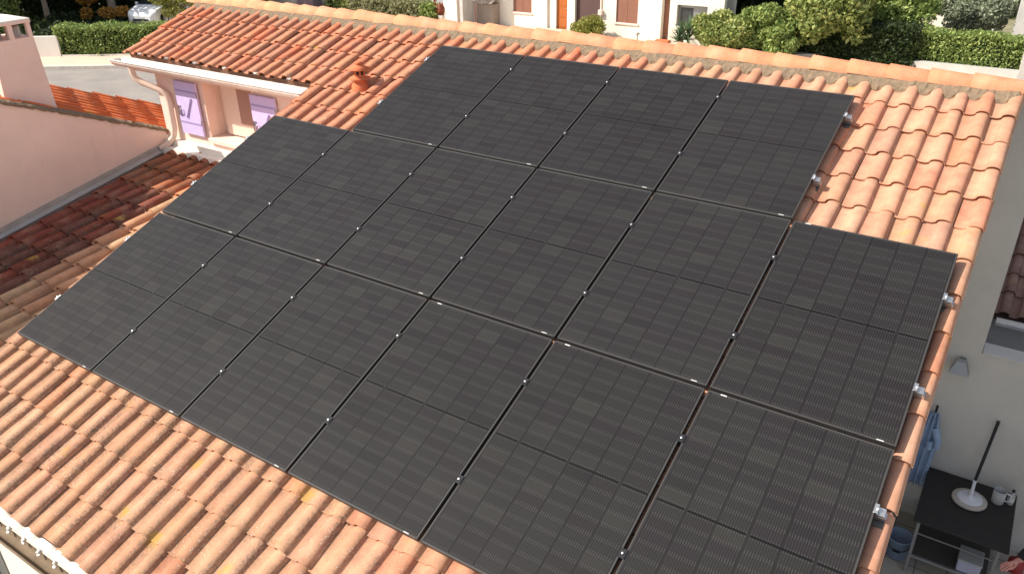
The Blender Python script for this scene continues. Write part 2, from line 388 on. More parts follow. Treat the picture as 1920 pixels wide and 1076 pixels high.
# upper-left wall with window openings (shutters beside them)
mb=MB(); Yw=4.10
def wallpanel(x0,x1,z0,z1): mb.box((x0,Yw,z0),(x1,Yw+.3,z1))
zt=1.165
wx0,wx1,wz0,wz1=-2.42,-1.42,.30,1.10     # opening
wallpanel(-3.44,wx0,-3.3,zt); wallpanel(wx1,-.06,-3.3,zt); wallpanel(wx0,wx1,-3.3,wz0); wallpanel(wx0,wx1,wz1,zt)
mb.box((-3.44,Yw+.3,-3.3),(-3.2,8.0,1.16))
mb.poly([(-3.44,Yw+.3,1.16),(-3.44,8.0,1.16),(-3.44,yr,zr-.3)],(.24,0,0))
onhouse(mb.build('upper_wall',M_pink))
# soffit
mb=MB(); mb.box((-3.86,3.968,1.13),(-.1,4.38,1.16)); onhouse(mb.build('eave_soffit',M_pink))
mb=MB(); mb.box((-2.415,Yw+.265,.30),(-1.425,Yw+.295,1.095)); mb.box((-2.28,Yw+.2,.34),(-1.46,Yw+.264,1.09)); w=onhouse(mb.build('window',M_pvcpink)); w['label']='small window between two lilac shutters'
mb=MB(); mb.box((-1.955,Yw+.185,.53),(-1.63,Yw+.199,1.07)); g=mb.build('pane',M_curt); g.parent=w
mb=MB(); mb.bbox((-2.44,Yw-.05,.25),(-1.40,Yw+.26,.312),.008); onhouse(mb.build('window_sill',M_pink))
def shutter(x0,x1,z0,z1,lab):
    mb=MB(); mb.bbox((x0,Yw-.055,z0),(x1,Yw-.022,z1),.004)
    s=onhouse(mb.build('shutter',M_lilac)); s['label']=lab
    mb=MB()
    for zz in (z1-.14,z0+.16): mb.box((x0+.01,Yw-.062,zz),(x1-.01,Yw-.055,zz+.022))
    mb.tube([(x0+.18,Yw-.066,z1-.50),(x0+.34,Yw-.066,z1-.22)],.008)
    mb.build('shutter_bar',mat('lilac_hardware',(.36,.29,.52),.5)).parent=s
    mb=MB()
    mb.tube([(x0+.05,Yw-.07,z0+.28),(x0+.07,Yw-.10,z0+.33),(x0+.10,Yw-.07,z0+.36)],.008)
    mb.box((x0+.02,Yw-.075,z0+.26),(x0+.06,Yw-.055,z0+.40))
    mb.build('latch',M_alu).parent=s
    for zz in (z1-.16,z0+.2): mb=MB(); mb.tube([(x1+.005,Yw-.06,zz-.03),(x1+.005,Yw-.06,zz+.03)],.009); mb.build('hinge',M_greym).parent=s
shutter(-2.97,-2.50,.32,1.06,'lilac shutter left of the small window, lower half in sun')
shutter(-1.40,-.93,.32,1.06,'lilac shutter right of the small window')
# upper eave gutter and downpipe
def gutter(x0,x1,y,z,r,M,name,parentf,open_up=True,gaps=.9):
    mb=MB(); n=8; pr=[]
    for i in range(n+1):
        a=math.pi+math.pi*i/n; pr.append((y+r*math.cos(a)*-1*-1,z+r*math.sin(a)))
    inner=[(y+(r-.006)*math.cos(math.pi+math.pi*i/n),z+.002+(r-.006)*math.sin(math.pi+math.pi*i/n)) for i in range(n+1)]
    ring=pr+inner[::-1]; m_=len(ring)
    mb.add([(x0,*p) for p in ring]+[(x1,*p) for p in ring],[(i,(i+1)%m_,m_+(i+1)%m_,m_+i) for i in range(m_)]+[tuple(range(m_)),tuple(range(2*m_-1,m_-1,-1))])
    mb.tube([(x0,y-r,z+.002),(x1,y-r,z+.002)],.009,8)
    x=x0+.35
    while x<x1:
        for i in range(n):
            a0=math.pi+math.pi*i/n;a1=math.pi+math.pi*(i+1)/n; q=r+.003
            mb.add([(x-.012,y+q*math.cos(a0),z+q*math.sin(a0)),(x+.012,y+q*math.cos(a0),z+q*math.sin(a0)),(x+.012,y+q*math.cos(a1),z+q*math.sin(a1)),(x-.012,y+q*math.cos(a1),z+q*math.sin(a1))],[(0,1,2,3)])
        x+=gaps
    mb.add([(x0,*p) for p in pr],[tuple(range(n+1))]); mb.add([(x1,*p) for p in pr],[tuple(range(n,-1,-1))])
    return parentf(mb.build(name,M))
gutter(-3.90,-.12,3.842,1.292,.088,M_pvc,'gutter',onhouse)
mb=MB(); mb.box((-3.88,3.965,1.17),(-.10,3.985,1.30)); onhouse(mb.build('fascia',M_pvc))
mb=MB(); mb.tube([(-3.55,3.84,1.25),(-3.55,3.84,1.14),(-3.53,3.85,1.06),(-3.45,3.89,1.0),(-3.22,4.0,.90),(-3.15,4.03,.84),(-3.14,4.04,.74),(-3.16,4.04,.35),(-3.19,4.02,.22),(-3.27,3.95,.12),(-3.36,3.90,.06)],.042,12)
onhouse(mb.build('downpipe',M_pvcpink))
# mortar nests under every fourth roll of the upper eave and eave mortar of the lower
def blob(mb,c,r,rs,sq=(1,1,1)):
    vs=[];n=7
    for i in range(5):
        ph=math.pi*i/4
        for k in range(n):
            t=2*math.pi*k/n; q=r*(1+rs.normal(0,.18)); vs.append((c[0]+q*sq[0]*math.sin(ph)*math.cos(t),c[1]+q*sq[1]*math.sin(ph)*math.sin(t),c[2]+q*sq[2]*math.cos(ph)))
    f=[(i*n+k,i*n+(k+1)%n,(i+1)*n+(k+1)%n,(i+1)*n+k) for i in range(4) for k in range(n)]
    mb.add(vs,f,True)
mb=MB(); rs=np.random.RandomState(2); v_e=vs2[0]
for i,u in enumerate(us2):
    if i%3==1: 
        mb=MB(); c=P(u+.085,v_e+.01,H0+.03); blob(mb,c,.017,rs,(1.3,1.9,.8)); 
        c=P(u+.075,v_e-.005,H0+.04); blob(mb,c,.011,rs,(.7,2.2,1.2)); onhouse(mb.build('mortar_dab',M_white))
# lower eave: white wavy mortar band with drips, gutter
mb=MB(); v_e=vs_[0]; vs0=[];fs=[];nx=36*12
for i in range(nx+1):
    u=-.12+7.10*i/nx; ph=((u+.045+.1)%.2)-.1
    hh=H0+.026+ (.030*math.cos(ph/.06*math.pi/2) if abs(ph)<.06 else 0)
    j=rs.normal(0,.0025)
    for (v,h) in ((v_e+.01,hh-.008),(v_e-.002,hh+.0+j),(v_e-.050,hh-.010+j),(v_e-.054,hh-.022-j),(v_e-.03,hh-.045),(v_e+.05,hh-.06)): vs0.append(P(u,v,h))
for i in range(nx):
    for k in range(5): fs.append((i*6+k,(i+1)*6+k,(i+1)*6+k+1,i*6+k+1))
mb.add(vs0,fs,True)
for k,u in enumerate(us):
    c=P(u+.1,v_e-.060,H0-.020)
    blob(mb,c,.022,rs,(.8,1.1,.8)); blob(mb,(c[0]+.010,c[1]-.020,c[2]-.018),.012,rs,(1.7,1.0,.8))
onhouse(mb.build('eave_mortar',M_white))
ye=P(0,v_e,0)[1]; ze=P(0,v_e,H0)[2]
gutter(-.12,7.0,ye-.045,ze-.080,.052,mat('weathered_gutter',(.20,.14,.09),.8,col2=(.13,.095,.06),nscale=6),'lower_gutter',onhouse)
# dark ground-floor window in the front wall below the eave
mb=MB(); mb.box((-.35,-.80,-2.6),(.10,-.785,-1.25)); onhouse(mb.build('window',M_greym))
# roof vent
vent=MB(); c0=P(.55,4.32,H0+.03)
vent.lathe([(.105,-.03),(.10,.03),(.075,.06),(.068,.085),(.118,.10),(.125,.108),(.07,.125),(.066,.14),(.066,.195),(.062,.205),(.128,.208),(.132,.215),(.05,.25),(.034,.262),(.042,.27),(.044,.282),(.03,.292),(.0,.296)],c0,28)
ve=onhouse(vent.build('roof_vent',M_terr)); ve['label']='red clay vent with two discs standing on the upper roof'
for a in (-2.2,-1.1,-.3,.6,1.6,2.6):
    mb=MB(); mb.lathe([(0,.0),(.017,.0)],(0,0,0),10,Matrix.Translation(Vector(c0)+Vector((.067*math.cos(a),.067*math.sin(a),.178)))@Matrix.Rotation(a,4,'Z')@Matrix.Rotation(R(90),4,'Y')@Matrix.Diagonal((1.9,1,1,1))); mb.build('vent_hole',M_black).parent=ve

# ================================================================ SOLAR PANELS
def panel_material():
    M=bpy.data.materials.new('solar_cells'); M.use_nodes=True; t=M.node_tree; N=t.nodes; L=t.links; b=N['Principled BSDF']
    tc=N.new('ShaderNodeTexCoord'); sx=N.new('ShaderNodeSeparateXYZ'); L.new(tc.outputs['Object'],sx.inputs[0])
    def m(op,x,y=0,z=None):
        r=N.new('ShaderNodeMath'); r.operation=op
        for i,q in enumerate((x,y) if z is None else (x,y,z)):
            if isinstance(q,(int,float)): r.inputs[i].default_value=q
            else: L.new(q,r.inputs[i])
        return r.outputs[0]
    X,Y=sx.outputs[0],sx.outputs[1]
    xc=m('DIVIDE',m('SUBTRACT',X,.018),.183)            # 6 columns
    up=m('GREATER_THAN',Y,.8565)
    yl=m('ABSOLUTE',m('SUBTRACT',Y,.8565))              # distance from mid line
    yc=m('DIVIDE',m('SUBTRACT',yl,.007),.0922)          # 9 rows each half
    fx,fy=m('FRACT',xc),m('FRACT',yc)
    ex=m('MINIMUM',fx,m('SUBTRACT',1,fx)); ey=m('MINIMUM',fy,m('SUBTRACT',1,fy))
    oi=N.new('ShaderNodeObjectInfo')
    cb=N.new('ShaderNodeCombineXYZ'); L.new(m('FLOOR',xc),cb.inputs[0]); L.new(m('ADD',m('FLOOR',yc),m('MULTIPLY',up,20)),cb.inputs[1]); L.new(m('MULTIPLY',oi.outputs['Random'],97),cb.inputs[2])
    wn=N.new('ShaderNodeTexWhiteNoise'); wn.noise_dimensions='3D'; L.new(cb.outputs[0],wn.inputs['Vector'])
    cr=N.new('ShaderNodeValToRGB'); L.new(wn.outputs['Value'],cr.inputs[0])
    e=cr.color_ramp.elements; e[0].color=(.0175,.0162,.0172,1); e[1].color=(.031,.0295,.0275,1)
    e1=e.new(.45); e1.color=(.0218,.0205,.0212,1); e2=e.new(.9); e2.color=(.0252,.0238,.0235,1); e3=e.new(.12); e3.color=(.0225,.0188,.0205,1)
    def mix(f,x,y):
        r=N.new('ShaderNodeMix'); r.data_type='RGBA'
        if isinstance(f,(int,float)): r.inputs[0].default_value=f
        else: L.new(f,r.inputs[0])
        for i,q in ((6,x),(7,y)):
            if isinstance(q,tuple): r.inputs[i].default_value=(*q,1)
            else: L.new(q,r.inputs[i])
        return r.outputs[2]
    c=cr.outputs[0]
    nz=N.new('ShaderNodeTexNoise'); nz.inputs['Scale'].default_value=1.1; nz.inputs['Detail'].default_value=3
    L.new(tc.outputs['Object'],nz.inputs['Vector'])
    # busbars: fine lighter lines along the panel
    st=m('LESS_THAN',m('FRACT',m('MULTIPLY',fx,12)),.20)
    incell=m('MULTIPLY',m('GREATER_THAN',ex,.03),m('GREATER_THAN',ey,.02))
    c=mix(m('MULTIPLY',m('MULTIPLY',st,incell),.24),c,(.090,.086,.085))
    # tab ends: light dashes at both sides of every gap between rows
    td=m('MULTIPLY',m('LESS_THAN',m('FRACT',m('MULTIPLY',fx,12)),.34),m('MULTIPLY',m('LESS_THAN',ey,.14),m('GREATER_THAN',ex,.04)))
    c=mix(m('MULTIPLY',td,.24),c,(.14,.135,.13))
    # gaps
    c=mix(m('MULTIPLY',m('LESS_THAN',ex,.018),.8),c,(.014,.013,.013))
    c=mix(m('MULTIPLY',m('LESS_THAN',ey,.028),.35),c,(.02,.018,.018))
    # centre gap with three ties
    x3=m('FRACT',m('ADD',m('DIVIDE',xc,2),.0)); tie=m('LESS_THAN',m('ABSOLUTE',m('SUBTRACT',x3,.5)),.030)
    mid=m('MULTIPLY',m('LESS_THAN',yl,.0075),m('SUBTRACT',1,tie))
    c=mix(mid,c,(.006,.006,.006))
    # border inside frame
    bx=m('MINIMUM',m('SUBTRACT',X,.0),m('SUBTRACT',1.134,X)); by=m('MINIMUM',Y,m('SUBTRACT',1.713,Y))
    c=mix(m('LESS_THAN',m('MINIMUM',bx,by),.018),c,(.035,.032,.031))
    pv=N.new('ShaderNodeVectorMath'); pv.operation='SCALE'; L.new(c,pv.inputs[0])
    dn=N.new('ShaderNodeTexNoise'); dn.inputs['Scale'].default_value=3.5; dn.inputs['Detail'].default_value=7; dn.inputs['Roughness'].default_value=.7; L.new(tc.outputs['Object'],dn.inputs['Vector'])
    L.new(m('ADD',m('ADD',.62,m('MULTIPLY',oi.outputs['Random'],.12)),m('MULTIPLY',dn.outputs[0],.24)),pv.inputs[3]); c=pv.outputs[0]
    L.new(c,b.inputs['Base Color']); b.inputs['Specular IOR Level'].default_value=.14
    rr=N.new('ShaderNodeMapRange'); rr.inputs[3].default_value=.50; rr.inputs[4].default_value=.62; L.new(nz.outputs[0],rr.inputs[0]); L.new(rr.outputs[0],b.inputs['Roughness'])
    return M
M_cells=panel_material()
PW,PL=1.130,1.709; PX,PY=1.154,1.735
rotP=(R(20),0,0)
def fr_mesh():
    mb=MB(); w=.011
    def ring(x0,y0,x1,y1,z0,z1,e=.002):
        mb.bbox((x0,y0,z0),(x1,y1,z1),e)
    ring(0,0,w,PL,-.035,.0015); ring(PW-w,0,PW,PL,-.035,.0015); ring(w+.0005,0,PW-w-.0005,w,-.035,.0013); ring(w+.0005,PL-w,PW-w-.0005,PL,-.035,.0013)
    return mb
frame0=glass0=None
names={0:'bottom',1:'middle',2:'top'}
lab={
(0,0):'black solar panel at the far left end of the bottom row',(0,1):'black solar panel second from the left in the bottom row',
(0,2):'black solar panel third from the left in the bottom row',(0,3):'black solar panel fourth from the left in the bottom row',
(0,4):'black solar panel fifth from the left in the bottom row',(0,5):'black solar panel at the right end of the bottom row, beside the verge',
(1,0):'black solar panel at the left end of the middle row',(1,1):'black solar panel second from the left in the middle row, just below the clay vent',
(1,2):'black solar panel third from the left in the middle row',(1,3):'black solar panel fourth from the left in the middle row',
(1,4):'black solar panel fifth from the left in the middle row',(1,5):'black solar panel at the right end of the middle row of six',
(2,1):'black solar panel at the left end of the top row, nearest the clay vent',(2,2):'black solar panel second from the left in the top row of four',
(2,3):'black solar panel third from the left in the top row of four',(2,4):'black solar panel at the right end of the top row of four'}
for (r_,c_),lb in lab.items():
    e=thing('solar_panel',lb,'solar panel',P(c_*PX+.012,r_*PY+.013,0),group='black solar panels on the tiled roof')
    e.rotation_euler=rotP
    if frame0 is None:
        f=fr_mesh().build('frame',M_frame,e); mg=MB(); mg.box((.0105,.0105,-.006),(PW-.0105,PL-.0105,0)); g=mg.build('cell_glass',M_cells,e)
        ml=MB(); ml.bbox((PW-.110,.003,.0016),(PW-.068,.0095,.004),.001); l_=ml.build('frame_sticker',M_label,e)
        ml=MB(); ml.bbox((.085,PL-.0125,.0016),(.127,PL-.004,.004),.001); l2=ml.build('frame_sticker',M_label,e)
        frame0,glass0,lab0,lab2=f,g,l_,l2
        l2.parent=None; first=True
    else:
        for q in (frame0,glass0,lab0):
            d=q.copy(); link(d); d.parent=e
    if (r_,c_) in ((0,3),(0,4),(0,5),(1,5)):
        d=lab2.copy(); link(d); d.parent=e
bpy.data.objects.remove(lab2)
# rails with clamps
rail_lab=['mounting rail nearest the eave under the bottom row of panels','mounting rail under the upper half of the bottom row of panels',
'mounting rail under the lower half of the middle row','mounting rail under the upper half of the middle row of panels',
'mounting rail under the lower half of the top row','mounting rail under the upper half of the top row, nearest the ridge']
for i,(v,c0_,c1_,) in enumerate(((.47,0,6),(1.31,0,6),(2.21,0,6),(3.02,0,6),(4.00,1,5),(4.89,1,5))):
    x0,x1=c0_*PX-.05,c1_*PX+.05
    e=thing('mounting_rail',rail_lab[i],'rail',P(0,v,-.04),group='mounting rails under the solar panels'); e.rotation_euler=rotP
    mb=MB(); mb.box((x0,-.02,-.035),(x1,.02,-.004)); mb.build('rail',M_black if False else M_alu,e)
    for c_ in range(c0_,c1_+1):
        x=c_*PX
        if c0_<c_<c1_:
            mb=MB(); mb.bbox((x-.021,-.03,.0435),(x+.021,.03,.0475),.001); mb.box((x-.006,-.025,-.004),(x+.006,.025,.043)); k=mb.build('mid_clamp',M_black,e)
        else:
            s=1 if c_==c1_ else -1; xx=x+(-.01 if s>0 else .01)
            a,b_=sorted((xx-s*.010,xx+s*.055))
            mb=MB(); mb.bbox((a,-.03,.0435),(xx+.012 if s>0 else b_,.03,.0475),.001) if s>0 else mb.bbox((xx-.012,-.03,.0435),(b_ if False else xx+.010,.03,.0475),.001)
            a,b_=sorted((xx+s*.004,xx+s*.010)); mb.box((a,-.028,.0),(b_,.028,.0434))
            a,b_=sorted((xx+s*.0105,xx+s*.05)); mb.box((a,-.026,-.003),(b_,.026,.004)); mb.box((a,-.026,.02),(b_,.026,.026))
            a,b_=sorted((xx+s*.045,xx+s*.051)); mb.box((a,-.026,.0045),(b_,.026,.0195))
            k=mb.build('end_clamp',M_steel,e)
            # roof hook foot
            mb=MB(); a,b_=sorted((xx+s*.0,xx+s*.055)); mb.box((a,-.06,-.05),(b_,.02,-.0445)); k2=mb.build('hook',M_dkmetal,e)
        mb=MB(); xx_=x if c0_<c_<c1_ else x+(.0 if c_==c1_ else -.0)
        mb.lathe([(0,.0555),(.0062,.0555),(.0085,.0535),(.0085,.0476)],(xx_,0,0),10); mb.lathe([(0,.0480),(.003,.0480)],(xx_,0,0.008),6)
        bo=mb.build('bolt',M_steel); bo.parent=k

# ================================================================ NEIGHBOUR ON THE LEFT
nb_=thing('neighbour_house','pink rendered neighbouring house at the left with bright red roof tiles falling away from us','house',(-6,1.5,-3.3))
def at(o,p,off): o.parent=p; o.matrix_parent_inverse=Matrix.Translation(-Vector(off)); return o
NBO=(-6,1.5,-3.3); sl=(.34-1.19)/(3.97-1.97)
ztop=lambda Y:1.19+(Y-1.97)*sl
mb=MB(); yR=-.2
mb.poly([(-3.42,-7,-3.3),(-3.42,4.07,-3.3),(-3.42,4.07,ztop(4.07)-.03),(-3.42,yR,ztop(yR)-.03),(-3.42,-7,ztop(yR)-.03+(-7-yR)*-sl*.9)],(-.25,0,0))
mb.box((-11,5.0,-3.3),(-3.68,5.2,-.9)); mb.box((-3.68,4.071,-3.3),(-3.46,5.2,ztop(5.2)-.1))
at(mb.build('wall',M_pink),nb_,NBO)
# verge: rough mortar line on top
mb=MB(); rs=np.random.RandomState(3); vs0=[];fs=[];n=120
for i in range(n+1):
    Y=-.2+4.3*i/n; z=ztop(Y)
    for (x,dz) in ((-3.40,-.045+rs.normal(0,.006)),(-3.405,-.01+rs.normal(0,.004)),(-3.45,.012+rs.normal(0,.006)),(-3.62,.02),(-3.66,-.05)): vs0.append((x,Y,z+dz))
for i in range(n):
    for k in range(4): fs.append((i*5+k,i*5+k+1,(i+1)*5+k+1,(i+1)*5+k))
mb.add(vs0,fs,False); at(mb.build('verge_mortar',M_mortar),nb_,NBO)
# its roof: tiles running down towards +Y ; build with the generator in a mirrored frame
def pal_red(u,v,rs): return np.array([.62,.15,.045])*(1+rs.normal(0,.07))
beta=math.atan(-sl)
delta=-math.atan2(.2,.425); beta=math.atan(math.hypot(.2,.425)); MR=Matrix.Translation((-3.5,0,ztop(0)-.03))@Matrix.Rotation(math.pi+delta,4,'Z')
def out_(u,v):
    p=MR@Vector((u,(v+.2)*math.cos(beta),0)); return not(-5.15<p.x<-3.60 and -3<p.y<5.35)
base=tiles('roof_tiles',[-4+.2*k for k in range(0,50)],[-8+.36*k for k in range(0,40)],None,(0,0,0),beta,0,pal_red,lambda u,v,rs:.1,seed=21,expo=.36,bh=.035,lift=.010,lip=.006,cut=out_)
base.parent=nb_; base.matrix_parent_inverse=Matrix.Translation(-Vector(NBO)); base.matrix_basis=MR
zn=lambda X,Y:ztop(Y)+.2*(-3.5-X)
mb=MB()
for x0,x1,f_ in ((-3.64,-5.12,lambda X,Y:zn(X,Y)),(-5.12,-12,lambda X,Y:zn(-5.12,Y)-.25*(-5.12-X))):
    q=[(x0,-2,f_(x0,-2)-.05),(x1,-2,f_(x1,-2)-.05),(x1,5.3,f_(x1,5.3)-.05),(x0,5.3,f_(x0,5.3)-.05)]; mb.poly(q,(0,0,-.08))
at(mb.build('roof_deck',mat('red_deck',(.5,.12,.05),.9)),nb_,NBO)
# chimney
mb=MB(); cx0,cx1=-4.25,-3.68; y0,y1=2.16,2.74
zb0=.75; zt_=1.80
t0=.05
ring=lambda x0,x1,ya,yb,z:[(x0,ya,z),(x1,ya,z),(x1,yb,z),(x0,yb,z)]
vs0=ring(cx0,cx1,y0-.04,y1+.02,zb0)+ring(cx0+t0,cx1-.02,y0+.05,y1-.02,zt_)
mb.add(vs0,[(0,3,2,1),(4,5,6,7),(0,1,5,4),(1,2,6,5),(2,3,7,6),(3,0,4,7)])
a0,a1,b0,b1=cx0+t0,cx1-.02,y0+.05,y1-.02
for (xa,xb) in ((a0,a0+.05),(a1-.05,a1)):
    for (ya,yb) in ((b0,b0+.05),((b0+b1)/2-.03,(b0+b1)/2+.03),(b1-.05,b1)): mb.box((xa,ya,zt_+.0),(xb,yb,zt_+.17))
mb.box((a0+.051,b0,zt_),(a1-.051,b0+.05,zt_+.17)); 
mb.poly([(a0-.01,b0-.01,zt_+.17),(a1+.01,b0-.01,zt_+.17),(a1+.01,b1+.01,zt_+.17),(a0-.01,b1+.01,zt_+.17)],(0,0,.03))
ch=at(mb.build('chimney',M_pink),nb_,NBO)
mb=MB(); mb.lathe([(.09,0),(.085,.12),(.07,.12),(.07,0)],((a0+a1)/2,(b0+b1)/2-.1,zt_+.001),14); mb.lathe([(.09,0),(.085,.12),(.07,.12),(.07,0)],((a0+a1)/2,(b0+b1)/2+.14,zt_+.001),14); mb.build('flue',M_grey).parent=ch
mb=MB(); e=.015
vs0=ring(a0-.008,a1+.008,b0-.012,b1+.012,zt_+.201)+ring(a0-.008,a1+.008,b0-.012,b1+.012,zt_+.222)+ring(a0+.12,a1-.12,b0+.14,b1-.14,zt_+.262)
mb.add(vs0,[(0,3,2,1)]+[(i,(i+1)%4,4+(i+1)%4,4+i) for i in range(4)]+[(4+i,4+(i+1)%4,8+(i+1)%4,8+i) for i in range(4)]+[(8,9,10,11)])
mb.build('chimney_cap',M_white).parent=ch
for q in list(nb_.children): pass

# ================================================================ RIGHT SIDE: party wall, patio, neighbour roof
pw=tag((lambda m_: (m_.box((6.915,5.60,-3.3),(7.275,11.5,3.4)),m_)[1])(MB()).build('party_wall',M_grey),'tall narrow grey rendered wall rising behind the roof verge at the right','wall')
mb=MB(); mb.box((7.2752,5.60,-3.3),(11.5,5.80,-.80))
mb.bbox((7.28,5.585,-.80),(11.5,5.815,-.775),.004)
lw=tag(mb.build('patio_wall',M_grey),'low grey rendered wall closing the patio behind the black table','wall')
mb=MB(); mb.box((6.9,-6,-3.29),(11.5,5.6,-3.05))
def tilefloor():
    M=mat('patio_tiles',(.40,.36,.31),.6,col2=(.43,.38,.32),nscale=3); t=M.node_tree; N=t.nodes; b=N['Principled BSDF']
    br=N.new('ShaderNodeTexBrick'); br.offset=0; br.inputs['Scale'].default_value=1; br.inputs['Brick Width'].default_value=.30; br.inputs['Row Height'].default_value=.30; br.inputs['Mortar Size'].default_value=.006
    tc=N.new('ShaderNodeTexCoord'); mp=N.new('ShaderNodeMapping'); mp.inputs['Location'].default_value=(-.045,.03,0); t.links.new(tc.outputs['Object'],mp.inputs[0]); t.links.new(mp.outputs[0],br.inputs['Vector'])
    src=b.inputs['Base Color'].links[0].from_socket; t.links.new(src,br.inputs['Color1']); t.links.new(src,br.inputs['Color2']); br.inputs['Mortar'].default_value=(.16,.14,.12,1)
    t.links.new(br.outputs[0],b.inputs['Base Color']); return M
struct(mb,'patio_floor',tilefloor())
# neighbour's shaded yard and roof beyond the low wall
nr=thing('rear_annex','dark tiled annex with white gutter beyond the low patio wall','building',(9,8,-3.3)); NRO=(9,8,-3.3)
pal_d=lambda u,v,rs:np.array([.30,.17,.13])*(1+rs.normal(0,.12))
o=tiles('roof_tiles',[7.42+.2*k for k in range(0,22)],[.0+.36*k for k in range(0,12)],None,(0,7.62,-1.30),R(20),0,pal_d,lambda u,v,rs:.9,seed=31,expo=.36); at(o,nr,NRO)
mb=MB(); q=math.tan(R(20)); mb.poly([(7.28,7.64,-1.38),(11.8,7.64,-1.38),(11.8,11.8,-1.38+4.16*q),(7.28,11.8,-1.38+4.16*q)],(0,0,.03)); at(mb.build('roof_deck',M_dkbrown),nr,NRO)
mb=MB(); mb.box((7.29,7.75,-3.3),(11.8,8.0,-1.42)); at(mb.build('wall',M_grey),nr,NRO)
gutter(7.36,11.8,7.52,-1.33,.07,M_pvc,'gutter',lambda o:at(o,nr,NRO))
mb=MB(); mb.box((7.28,5.8,-3.29),(11.5,7.75,-1.95)); struct(mb,'neighbour_terrace',M_grey)
mb=MB(); rs=np.random.RandomState(8); n=14; vs0=[];fs=[]
for i in range(n+1):
    for k in range(n+1): vs0.append((7.30+1.3*i/n,5.83+1.5*k/n,-1.90+.05*rs.rand()+.03*math.sin(i*1.3+k)))
for i in range(n):
    for k in range(n): fs.append((i*(n+1)+k,(i+1)*(n+1)+k,(i+1)*(n+1)+k+1,i*(n+1)+k+1))
mb.add(vs0,fs,True)
o=tag(mb.build('tarpaulin',M_tarp),'crumpled blue tarpaulin behind the low patio wall under the white gutter','tarpaulin'); sm=o.modifiers.new('s','SOLIDIFY'); sm.thickness=.006
# floodlight on low wall/party wall
fl=thing('floodlight','small grey metal floodlight fixed to the shaded wall below the verge','lamp',(7.13,5.6,-.95))
mb=MB(); mb.box((-.03,-.02,-.04),(.03,-.001,.06)); mb.tube([(0,-.02,0),(0,-.09,-.01)],.012); mb.build('bracket',M_greym,fl)
mb=MB(); vs0=[(-.045,-.10,.05),(.035,-.10,.05),(.035,-.06,.07),(-.045,-.06,.07),(-.09,-.19,-.05),(.09,-.19,-.05),(.09,-.06,-.05),(-.09,-.06,-.05)]
mb.add(vs0,[(0,1,2,3),(4,7,6,5),(0,4,5,1),(1,5,6,2),(2,6,7,3),(3,7,4,0)]); mb.build('housing',M_greym,fl)
mb=MB(); mb.box((-.08,-.18,-.056),(.08,-.07,-.051)); mb.build('lamp_glass',M_lampg,fl)
# blue garment hanging on the wall
mb=MB(); vs0=[];fs=[];nx,nz=22,30
rs=np.random.RandomState(12)
for i in range(nx+1):
    for k in range(nz+1):
        s=i/nx; z=k/nz; w=.10+.085*min(1,z*2.2)+.02*math.sin(z*5)
        x=7.025+(s-.5)*2*w*.52; y=5.50+.028*math.sin(s*19+z*2.5)+.05*z*0-.05*math.sin(min(1,z*3)*math.pi/2)
        vs0.append((x,y,-1.58-.93*z))
for i in range(nx):
    for k in range(nz): fs.append((i*(nz+1)+k,i*(nz+1)+k+1,(i+1)*(nz+1)+k+1,(i+1)*(nz+1)+k))
mb.add(vs0,fs,True); g=thing('hanging_garment','blue garment hanging on the patio wall beside the verge','garment',(7.04,5.5,-1.6))
o=mb.build('cloth',M_blue); o.parent=g; o.matrix_parent_inverse=Matrix.Translation((-7.04,-5.5,1.6)); sm=o.modifiers.new('s','SOLIDIFY'); sm.thickness=.012
mb=MB(); mb.tube([(7.07,5.47,-1.74),(7.12,5.42,-1.84),(7.125,5.42,-1.95)],[.04,.035,.03],10); mb.tube([(7.055,5.42,-1.88),(7.06,5.40,-1.97)],[.035,.028],10)
o=mb.build('sleeve',M_blue); o.parent=g; o.matrix_parent_inverse=Matrix.Translation((-7.04,-5.5,1.6))
mb=MB(); mb.tube([(7.03,5.598,-1.54),(7.03,5.50,-1.55),(7.03,5.49,-1.52)],.012); o=mb.build('hook',M_black); o.parent=g; o.matrix_parent_inverse=Matrix.Translation((-7.04,-5.5,1.6))
# table
tb=thing('patio_table','black topped table on a grey metal frame standing against the patio wall','table',(7.545,5.07,-3.05))
def intb(mb,name,M,par=None): o=mb.build(name,M); o.parent=par or tb; return o
mb=MB(); mb.bbox((-.435,-.46,.725),(.415,.49,.75),.006); intb(mb,'table_top',M_tabl)
for (x,y) in ((-.38,-.40),(.34,-.40),(-.38,.43),(.34,.43)):
    mb=MB(); mb.box((x-.014,y-.014,0),(x+.014,y+.014,.724)); intb(mb,'leg',M_greym)
mb=MB(); mb.box((-.365,-.412,.22),(.325,-.388,.25)); mb.box((-.365,.418,.22),(.325,.442,.25)); mb.box((-.392,-.385,.22),(-.368,.415,.25)); mb.box((.328,-.385,.22),(.352,.415,.25)); mb.box((-.365,-.408,.54),(.325,-.396,.552)); intb(mb,'crossbar',M_greym)
mb=MB(); mb.box((-.36,-.38,.232),(.32,.41,.245)); intb(mb,'lower_shelf',mat('dark_shelf',(.06,.055,.05),.7))
bx=thing('storage_box','pale plastic box standing on the lower shelf of the black table','box',(7.70,4.82,-2.80))
mb=MB(); mb.bbox((-.11,-.13,0),(.10,.10,.13),.01); mb.build('box_body',mat('lilac_plastic',(.40,.40,.50),.4),bx); mb=MB(); mb.bbox((-.115,-.135,.131),(.105,.105,.145),.006); mb.build('lid',M_clear,bx)
